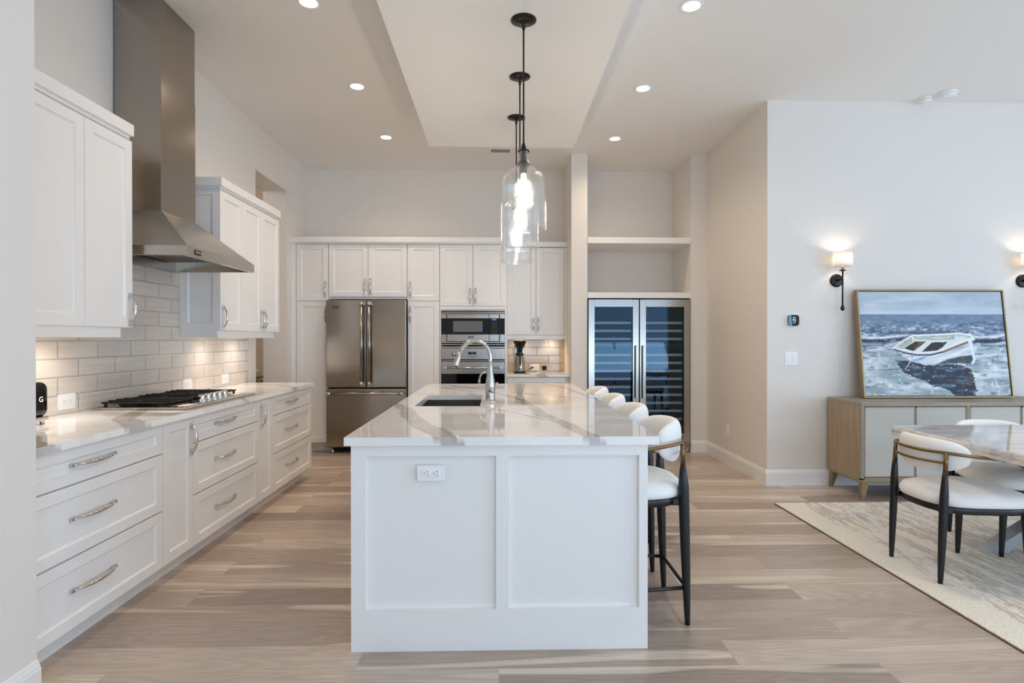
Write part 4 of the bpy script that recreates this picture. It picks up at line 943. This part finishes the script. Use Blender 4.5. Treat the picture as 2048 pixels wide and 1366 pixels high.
# ------------------------------------------------------------------ dining table
t = thing('dining_table', (3.6, 3.06, .012), 'dining table with thick grey beige marble top and steel legs', 'table')
mb = MB(); rng = random.Random(5)
n = 120; top = []; X0, X1, Y0, Y1 = 2.555, 4.75, 2.50, 3.615
per = []
def edge(a, b, k):
    for i in range(k): q = i/k; per.append((a[0]+(b[0]-a[0])*q, a[1]+(b[1]-a[1])*q))
edge((X0+.03, Y0), (X1-.03, Y0), 60); edge((X1, Y0+.03), (X1, Y1-.03), 30); edge((X1-.03, Y1), (X0+.03, Y1), 60); edge((X0, Y1-.03), (X0, Y0+.03), 30)
lv = []; m_ = len(per); cxx, cyy = (X0+X1)/2, (Y0+Y1)/2
for (ins, z) in ((.012, .699), (.0, .705), (.004, .72), (.0, .735), (.003, .752), (.010, .759)):
    ring = []
    for (x, y) in per:
        j = ins+rng.uniform(-.003, .003) if .70 < z < .755 else ins
        dx, dy = x-cxx, y-cyy
        ring.append((x-j*(1 if dx > 0 else -1)*(abs(dx) > 1.05), y-j*(1 if dy > 0 else -1)*(abs(dy) > .5), z))
    lv.append(ring)
vs = [p for r in lv for p in r]; fs = [tuple(range(m_))[::-1], tuple(range(5*m_, 6*m_))]
for i in range(5):
    for k in range(m_): fs.append((i*m_+k, i*m_+(k+1) % m_, (i+1)*m_+(k+1) % m_, (i+1)*m_+k))
mb.mesh(vs, fs); mb.build('tabletop', 'marble', t)
for y in (2.72, 3.392):
    for sx in (0,):
        mb = MB()
        mb.prism([(2.985, .0125), (3.115, .0125), (4.25, .69), (4.12, .69)], y-.045, y+.045, 'y'); mb.build('leg', 'table_steel', t)
        mb = MB(); mb.prism([(4.25, .012), (4.12, .012), (3.66, .29), (3.73, .332)], y-.0449, y+.0449, 'y'); mb.prism([(3.0, .69), (3.13, .69), (3.60, .405), (3.53, .362)], y-.0449, y+.0449, 'y'); mb.build('leg', 'table_steel', t)

# ------------------------------------------------------------------ rug
t = thing('area_rug', (3.8, 2.6, 0), 'cream and grey abstract streaked wool rug under the dining table', 'rug')
rg = MB().box(2.213, 5.9, .6, 4.425, .001, .012, bev=.003).build('pile', 'rug', None); rg.parent = t; rg.matrix_parent_inverse = Matrix.Translation(-t.location)
MB().box(2.208, 5.905, .595, 4.430, .0, .006, bev=.001).build('binding', 'rugedge', t)

# ------------------------------------------------------------------ sideboard
sx0, sx1, sy0, sy1 = 2.962, 4.78, 4.497, 4.968
t = thing('sideboard', ((sx0+sx1)/2, (sy0+sy1)/2, 0), 'light oak sideboard with pale linen doors against the dining wall', 'sideboard')
mb = MB(); mb.box(sx0, sx1, sy0, sy1, .772, .803, bev=.002); mb.box(sx0+.03, sx1-.03, sy0, sy0+.02, .168, .188); mb.box(sx0, sx1, sy0+.001, sy1, .158, .180)
for a, b in ((sx0, sx0+.026), (3.842, 3.866), (sx1-.026, sx1)): mb.box(a, b, sy0+.001, sy0+.03, .170, .775)
mb.box(sx0+.03, sx1-.03, sy1-.02, sy1, .16, .78); mb.build('carcass', 'oakx', t)
for a, b in ((sx0, sx0+.025), (sx1-.025, sx1)): box('side_panel', 'oakz', t, a, b, sy0+.0303, sy1, .1803, .7717)
box('interior', 'cabdark', t, sx0+.03, sx1-.03, sy0+.031, sy1-.021, .181, .771)
for a, b in ((2.990, 3.413), (3.416, 3.840), (3.868, 4.300), (4.303, 4.752)):
    d = MB(); fw_ = .007
    d.box(a, b, sy0+.002, sy0+.022, .192, .192+fw_); d.box(a, b, sy0+.002, sy0+.022, .768-fw_, .768); d.box(a, a+fw_, sy0+.002, sy0+.022, .192, .768); d.box(b-fw_, b, sy0+.002, sy0+.022, .192, .768)
    d = d.build('door', 'oakz', t)
    MB().box(a+fw_, b-fw_, sy0+.006, sy0+.02, .192+fw_, .768-fw_).build('linen_panel', 'linen', d)
mb = MB(); mb.box(sx0+.015, sx1-.015, sy0+.012, sy1-.012, .140, .158); mb.build('base_frame', 'gold', t)
for a, sgn in ((sx0+.015, 1), (sx1-.015, -1)):
    for y, sy in ((sy0+.012, 1), (sy1-.012, -1)):
        x = a; mbl = MB(); w1, w0 = .055*sgn, .022*sgn
        v = [(x-.006*sgn, y-.004*sy, 0), (x-.006*sgn+w0, y-.004*sy, 0), (x-.006*sgn+w0, y+.022*sy, 0), (x-.006*sgn, y+.022*sy, 0), (x, y, .141), (x+w1, y, .141), (x+w1, y+.045*sy, .141), (x, y+.045*sy, .141)]
        mbl.mesh(v, [(0, 1, 2, 3), (4, 5, 6, 7), (0, 1, 5, 4), (1, 2, 6, 5), (2, 3, 7, 6), (3, 0, 4, 7)]); mbl.build('leg', 'gold', t)

# ------------------------------------------------------------------ painting
def pin(px, py, poly):
    ins = np.zeros(px.shape, bool); n = len(poly); j = n-1
    for i in range(n):
        xi, yi = poly[i]; xj, yj = poly[j]
        if yi != yj:
            c = ((yi > py) != (yj > py)) & (px < (xj-xi)*(py-yi)/(yj-yi)+xi); ins ^= c
        j = i
    return ins
def curve(px, py, pts, w0, w1):
    return seg_dist(px, py, [(a, b, w0+(w1-w0)*i/(len(pts)-1)) for i, (a, b) in enumerate(pts)])
def paint_colors(U, Vv):
    yy = 1240-Vv*1135; xl = 95+100*(yy-105)/1135; xr = 1567+148*(yy-105)/1135; xx = xl+U*(xr-xl)
    C = lambda *c: np.array(lin(c))
    n1 = fbm(xx/260, yy/60, 1, 6); n2 = fbm(xx/90+3, yy/22, 2, 5); n3 = fbm(xx/40, yy/14, 9, 4); n4 = fbm(xx/55+9, yy/60, 21, 5)
    def mix(a, b, f): f = np.clip(f, 0, 1)[..., None]; return a*(1-f)+b*f
    sky = mix(np.broadcast_to(C(166, 184, 200), xx.shape+(3,)), C(204, 213, 219), (n1-.3)*1.8); sky = mix(sky, C(208, 220, 230), (yy-240)/130*.8)
    sea = mix(np.broadcast_to(C(118, 139, 166), xx.shape+(3,)), C(70, 90, 120), (n2-.42)*4*np.clip((yy-380)/120, .3, 1)); sea = mix(sea, C(206, 216, 226), (n3-.52)*5*np.clip((yy-400)/140, .12, 1))
    foam = mix(np.broadcast_to(C(150, 168, 178), xx.shape+(3,)), C(222, 228, 232), (n1-.36)*3.2); foam = mix(foam, C(112, 134, 152), (n2-.56)*5); foam = mix(foam, C(236, 240, 242), (n4-.6)*6)
    foam = mix(foam, C(150, 156, 140), (fbm(xx/120, yy/40, 44, 4)-.62)*3*(yy > 860))
    wave = 605+25*np.sin(xx/170)+40*(n1-.5)
    col = mix(sea, foam, (yy-wave-20)/45)
    band = np.exp(-((yy-wave-18-20*(n2-.5))/(20+16*n3))**2)*np.clip((np.abs(xx-900)-250)/120, 0, 1); col = mix(col, C(38, 56, 84), band*1.25*(n2 > .34))
    crest = np.exp(-((yy-wave+18-30*(n3-.5))/14)**2)*np.clip((np.abs(xx-900)-200)/100, 0, 1); col = mix(col, C(232, 236, 240), crest)
    b2 = np.exp(-((yy-700-40*(n2-.5))/12)**2)*((xx > 1380) | (xx < 380)); col = mix(col, C(60, 84, 116), b2*.8)
    col = mix(col, sky, (358-yy)/6)
    col = mix(col, C(58, 78, 108), np.exp(-((yy-560)/22)**2)*(xx > 420)*(xx < 1250)*.85)
    # reflection below
    q = pin(xx+60*(n3-.5), yy+50*(n2-.5), [(500, 850), (600, 850), (800, 905), (1180, 905), (1290, 960), (1335, 1080), (1350, 1260), (1150, 1260), (1060, 1180), (860, 1120), (700, 1040), (570, 980)])
    rc = mix(np.broadcast_to(C(34, 46, 64), xx.shape+(3,)), C(84, 110, 136), (n2-.5)*5); rc = mix(rc, C(92, 74, 62), (n4-.62)*6); rc = mix(rc, C(210, 218, 224), (n3-.70)*10)
    col = mix(col, rc, q*1.0)
    col = mix(col, C(40, 52, 66), (curve(xx, yy+10*n3, [(195, 968), (400, 965), (600, 955)], 3, 3) < 1)*.8)
    # boat
    hull = [(468, 728), (520, 760), (580, 820), (640, 855), (740, 885), (830, 898), (920, 893), (1120, 897), (1300, 893), (1328, 850), (1290, 640), (1240, 640), (1060, 730), (900, 780), (720, 780)]
    hc = mix(np.broadcast_to(C(206, 216, 226), xx.shape+(3,)), C(240, 242, 244), (fbm(xx/180, (yy+.28*xx)/18, 5, 4)-.4)*3); hc = mix(hc, C(140, 162, 190), (fbm(xx/150+4, (yy+.28*xx)/14, 6, 4)-.58)*6)
    col = mix(col, hc, pin(xx, yy, hull)*1.0)
    dk = [(1290, 800), (1315, 880), (1290, 893), (930, 893), (1040, 850), (1180, 815)]; col = mix(col, mix(np.broadcast_to(C(62, 72, 80), xx.shape+(3,)), C(120, 130, 120), (n3-.5)*3), (pin(xx+25*(n2-.5), yy+20*(n3-.5), dk) & pin(xx, yy, hull))*1.0)
    inside = [(475, 722), (665, 588), (900, 582), (1150, 566), (1285, 590), (1300, 625), (1200, 655), (1060, 730), (960, 770), (850, 790), (720, 782), (580, 752)]
    ic = mix(np.broadcast_to(C(186, 192, 184), xx.shape+(3,)), C(160, 166, 138), (fbm(xx/30, yy/60, 8, 3)-.5)*4); ic = mix(ic, C(232, 236, 236), (n3-.5)*4)
    col = mix(col, ic, pin(xx, yy, inside)*1.0)
    col = mix(col, C(226, 232, 234), pin(xx, yy, [(560, 740), (690, 640), (1060, 640), (1240, 600), (1200, 655), (1000, 755), (850, 785), (700, 775)])*1.0)
    wc = mix(np.broadcast_to(C(40, 40, 38), xx.shape+(3,)), C(120, 96, 58), (n4-.5)*5)
    for w in ([(583, 728), (692, 655), (815, 652), (682, 762)], [(765, 768), (872, 664), (1030, 658), (985, 715), (930, 752)]): col = mix(col, wc, pin(xx, yy, w)*1.0)
    for p, c, w0, w1 in (([(468, 726), (560, 655), (665, 588), (900, 580), (1150, 564), (1280, 585), (1298, 625)], C(240, 243, 244), 7, 11), ([(1298, 625), (1200, 650), (1060, 722), (940, 765), (850, 782), (720, 776), (580, 748), (468, 726)], C(236, 240, 242), 18, 8),
                         ([(480, 740), (600, 780), (720, 802), (860, 800), (1000, 765)], C(66, 78, 96), 8, 10), ([(1000, 765), (1120, 712), (1238, 664)], C(142, 110, 78), 12, 12), ([(1262, 650), (1290, 740), (1318, 850), (1300, 890)], C(236, 242, 246), 13, 13),
                         ([(665, 592), (675, 640)], C(236, 240, 240), 8, 8), ([(680, 790), (655, 870), (625, 920), (600, 955)], C(214, 210, 200), 4, 4), ([(672, 780), (668, 830)], C(50, 56, 66), 4, 3)):
        col = mix(col, np.broadcast_to(c, xx.shape+(3,)), np.clip((1.1-curve(xx, yy, p, w0, w1))*5, 0, 1))
    return col
PW, PD = 1.335, .048; PH = .962
pt = thing('framed_painting', (3.188, 4.80, .8095), 'framed painting of a white rowing boat on a rough blue sea, leaning on the sideboard', 'painting')
mb = MB(); w = .012
for (a, b, c, d) in ((0, PW, 0, w), (0, PW, PH-w, PH), (0, w, w, PH-w), (PW-w, PW, w, PH-w)): mb.box(a, b, 0, PD, c, d, bev=.0015)
o = mb.build('frame', 'gold'); o.parent = pt
mb = MB(); mb.box(w, PW-w, .03, PD-.004, w, PH-w); o = mb.build('backing', 'black'); o.parent = pt
nu, nv = 420, 300; uu, vv = np.meshgrid(np.linspace(0, 1, nu), np.linspace(0, 1, nv), indexing='ij'); g = w+.006
XX = g+uu*(PW-2*g); ZZ = g+vv*(PH-2*g)
V = np.stack([XX, np.full(XX.shape, .010), ZZ], -1).reshape(-1, 3); idx = np.arange(nu*nv).reshape(nu, nv)
F = np.stack([idx[:-1, :-1], idx[1:, :-1], idx[1:, 1:], idx[:-1, 1:]], -1).reshape(-1, 4)
bv = V.copy(); bv[:, 1] = .031; nT = len(V); per_ = list(idx[:, 0])+list(idx[-1, 1:])+list(idx[-2::-1, -1])+list(idx[0, -2:0:-1])
F2 = [tuple(f) for f in F.tolist()]
Vb = [tuple(bv[i]) for i in per_]; npz = len(per_)
for k in range(npz): F2.append((per_[k], nT+k, nT+(k+1) % npz, per_[(k+1) % npz]))
F2.append(tuple(nT+k for k in range(npz)))
me = bpy.data.meshes.new('canvas'); me.from_pydata(V.tolist()+Vb, [], F2); me.update()
pc = paint_colors(uu, vv).reshape(-1, 3); pc = np.vstack([pc, pc[per_]]); ca = me.color_attributes.new('pigment', 'FLOAT_COLOR', 'POINT')
ca.data.foreach_set('color', np.hstack([np.clip(pc, 0, 1), np.ones((len(pc), 1))]).astype(np.float32).ravel())
me.materials.append(M['canvas']); o = bpy.data.objects.new('canvas', me); COL.objects.link(o); o.parent = pt
pt.rotation_euler = (-math.asin(.115/PH), 0, 0)

# ------------------------------------------------------------------ sconces
def sconce(x, label):
    t = thing('wall_sconce', (x, 4.995, 1.851), label, 'wall lamp', 'matching dark wall sconces with white shades')
    MB().lathe([(0, 0), (.058, 0), (.060, .004), (.056, .014), (.045, .018), (0, .02)], (x, 4.995, 1.851), 40, '-y').build('back_plate', 'bronze', t)
    MB().tube([(x, 4.98, 1.851), (x, 4.94, 1.853), (x, 4.90, 1.857)], [.012, .007, .007], 12).build('arm', 'bronze', t)
    MB().cyl((x, 4.90, 1.62), (x, 4.90, 1.93), .0065, n=12).build('stem', 'bronze', t)
    MB().lathe([(0, 0), (.010, .004), (.017, .018), (.016, .03), (.009, .048), (.0065, .062), (0, .064)], (x, 4.90, 1.572), 24).build('teardrop_finial', 'bronze', t)
    MB().lathe([(0, 0), (.01, 0), (.030, .006), (.030, .009), (.0, .011)], (x, 4.90, 1.925), 28).build('drip_cup', 'bronze', t)
    MB().cyl((x, 4.90, 1.935), (x, 4.90, 1.99), .013, n=16).build('candle_sleeve', pm('sleeve', (200, 170, 140), .6), t)
    mb = MB(); n = 48; vs = []; fs = []
    for (sc, z) in ((1.0, 1.966), (.965, 2.092)):
        for k in range(n): a = 2*math.pi*k/n; vs.append((x+.086*sc*math.cos(a), 4.90+.062*sc*math.sin(a), z))
    for (sc, z) in ((.945, 2.092), (.98, 1.966)):
        for k in range(n): a = 2*math.pi*k/n; vs.append((x+.086*sc*math.cos(a), 4.90+.062*sc*math.sin(a), z))
    for i in range(4):
        j = (i+1) % 4
        for k in range(n): fs.append((i*n+k, i*n+(k+1) % n, j*n+(k+1) % n, j*n+k))
    mb.mesh(vs, fs, True).build('lamp_shade', 'shade', t)
    MB().lathe([(0, 0), (.010, .005), (.016, .02), (.012, .035), (0, .045)], (x, 4.90, 1.992), 16).build('bulb', 'bulb', t)
    lt = bpy.data.lights.new('sconce_light', 'POINT'); lt.energy = 1.8; lt.color = (1, .82, .64); lt.shadow_soft_size = .02
    lo = bpy.data.objects.new('sconce_light', lt); COL.objects.link(lo); lo.parent = t; lo.location = Vector((x, 4.90, 2.04))-wl(t)
sconce(3.053, 'dark sconce with glowing white shade above the left end of the painting')
sconce(4.770, 'dark sconce cut by the right edge of the photo, right of the painting')

# ------------------------------------------------------------------ thermostat
t = thing('thermostat', (2.651, 4.995, 1.49), 'round-cornered black and teal thermostat showing 72 above the light switch', 'thermostat')
squircle(MB(), (2.651, 1.49), .056, 4.982, 4.995).build('rim', 'plastic', t)
squircle(MB(), (2.651, 1.49), .050, 4.968, 4.983).build('face', 'blackgloss', t)
poly = [(2.651+.049*abs(math.cos(a))**.5*(1 if math.cos(a) > 0 else -1), 1.49+.049*abs(math.sin(a))**.5*(1 if math.sin(a) > 0 else -1)) for a in [2*math.pi*(k+.5)/40 for k in range(40)]]
poly = [(min(px_, 2.628+.006*((pz-1.49)/.05)**2*0+ (1.54-pz)*.08), pz) for px_, pz in poly if px_ < 2.66]
MB().prism(poly, 4.966, 4.9682, 'y').build('teal_strip', 'teal', t)
text('digits', '72', .034, 'white_text', t, (2.654, 4.9672, 1.490), (R(90), 0, 0)); text('small_text', '10:30', .011, 'white_text', t, (2.654, 4.9672, 1.516), (R(90), 0, 0)); text('small_text', 'cool', .011, 'white_text', t, (2.654, 4.9672, 1.468), (R(90), 0, 0))

# ------------------------------------------------------------------ pendants
SZ = 3.10
def pendant(x, y, label, first=None):
    if first is not None:
        o = copy_tree(first); o.location = (x, y, SZ); o['label'] = label; return o
    t = thing('pendant_light', (x, y, SZ), label, 'pendant lamp', 'clear glass cloche pendants over the island')
    MB().lathe([(0, 0), (.071, 0), (.071, -.004), (.045, -.012), (.018, -.018), (.010, -.024), (.010, -.045), (.007, -.055), (0, -.055)], (x, y, SZ)).build('canopy', 'bronze', t)
    MB().cyl((x, y, SZ-.05), (x, y, 2.35), .0048, n=10).build('stem', 'bronze', t)
    MB().lathe([(0, .07), (.007, .07), (.014, .05), (.016, .0), (.026, -.03), (.040, -.055), (.022, -.062), (.017, -.10), (0, -.10)], (x, y, 2.345)).build('lamp_holder', 'bronze', t)
    prof = [(.027, 2.372), (.030, 2.366), (.028, 2.355), (.029, 2.32), (.034, 2.30), (.050, 2.282), (.080, 2.262), (.104, 2.238), (.118, 2.208), (.124, 2.17), (.126, 2.05), (.127, 1.937), (.124, 1.935), (.122, 1.94), (.122, 2.05), (.120, 2.17), (.114, 2.206), (.101, 2.234), (.078, 2.257), (.048, 2.277), (.031, 2.296), (.025, 2.32), (.025, 2.36), (.027, 2.372)]
    pr = []
    for a, b in zip(prof, prof[1:]):
        m2 = max(1, int(abs(b[1]-a[1])/.02)); pr += [(a[0]+(b[0]-a[0])*k/m2, a[1]+(b[1]-a[1])*k/m2) for k in range(m2)]
    MB().lathe([(r_, z_) for r_, z_ in pr+[prof[-1]]], (x, y, 0), 64).build('glass_shade', 'glass', t)
    MB().lathe([(.030, 2.364), (.034, 2.368), (.031, 2.374), (.027, 2.372)], (x, y, 0)).build('neck_ring', 'bronze', t)
    MB().lathe([(0, 0), (.012, .004), (.017, .02), (.017, .09), (.013, .115), (.010, .13), (0, .13)], (x, y, 2.118), 20).build('bulb', 'pbulb', t)
    return t
p0 = pendant(.140, 3.125, 'nearest of the three clear glass pendants, hanging lowest in the picture top')
p0['label'] = 'nearest and largest looking clear glass pendant over the island'
pendant(.145, 3.80, 'middle clear glass pendant of the row over the island', p0)
pendant(.143, 4.50, 'farthest clear glass pendant of the row over the island', p0)

# ------------------------------------------------------------------ downlights
first = None
DLP = [(-1.209, 3.61), (1.244, 3.59), (-1.202, 4.80), (1.238, 4.78), (-1.196, 6.0), (1.248, 5.985)]
DLL = ['nearest recessed downlight on the left of the ceiling', 'nearest recessed downlight on the right of the ceiling', 'middle recessed downlight on the left of the ceiling',
       'middle recessed downlight on the right of the ceiling', 'farthest recessed downlight on the left, above the refrigerator', 'farthest recessed downlight on the right, before the niche']
for (x, y), l in zip(DLP, DLL):
    if first is None:
        t = thing('recessed_downlight', (x, y, CZ), l, 'ceiling light', 'recessed downlights in the kitchen ceiling')
        MB().lathe([(.052, 0), (.074, 0), (.076, -.003), (.070, -.006), (.056, -.004), (.052, 0)], (x, y, CZ), 40).build('trim_ring', 'plastic', t)
        MB().lathe([(0, 0), (.054, 0), (.056, -.003), (.03, -.0045), (0, -.005)], (x, y, CZ), 40).build('lens', 'dl', t)
        lt = bpy.data.lights.new('downlight_beam', 'SPOT'); lt.energy = DL_POWER; lt.color = WARM; lt.spot_size = R(150); lt.spot_blend = 1.0; lt.shadow_soft_size = .05
        lo = bpy.data.objects.new('downlight_beam', lt); COL.objects.link(lo); lo.parent = t; lo.location = (0, 0, -.02)
        first = t
    else:
        o = copy_tree(first); o.location = (x, y, CZ); o['label'] = l

# ------------------------------------------------------------------ vent and detectors
t = thing('air_vent', (.023, 6.385, CZ), 'small white ceiling air vent behind the ceiling drop', 'vent')
mb = MB(); mb.box(-.10, .146, 6.32, 6.45, CZ-.006, CZ, bev=.002); mb.build('frame', 'plastic', t)
mb = MB(); [mb.box(-.085, .131, 6.335+k*.02, 6.345+k*.02, CZ-.012, CZ-.005) for k in range(5)]; mb.build('louvres', pm('louvre', (150, 150, 150), .5), t)
for (x, y, r, l) in ((3.91, 4.79, .072, 'larger white round smoke detector on the ceiling at top right'), (3.80, 4.90, .05, 'smaller white round detector on the ceiling beside the smoke detector')):
    t = thing('smoke_detector', (x, y, CZ), l, 'detector')
    MB().lathe([(0, 0), (r, 0), (r, -.012), (r*.9, -.018), (0, -.018)], (x, y, CZ), 40).build('base', 'plastic', t)
    MB().lathe([(0, 0), (r*.86, 0), (r*.84, -.014), (r*.7, -.022), (0, -.025)], (x, y, CZ-.0195), 40).build('cover', 'plastic', t)
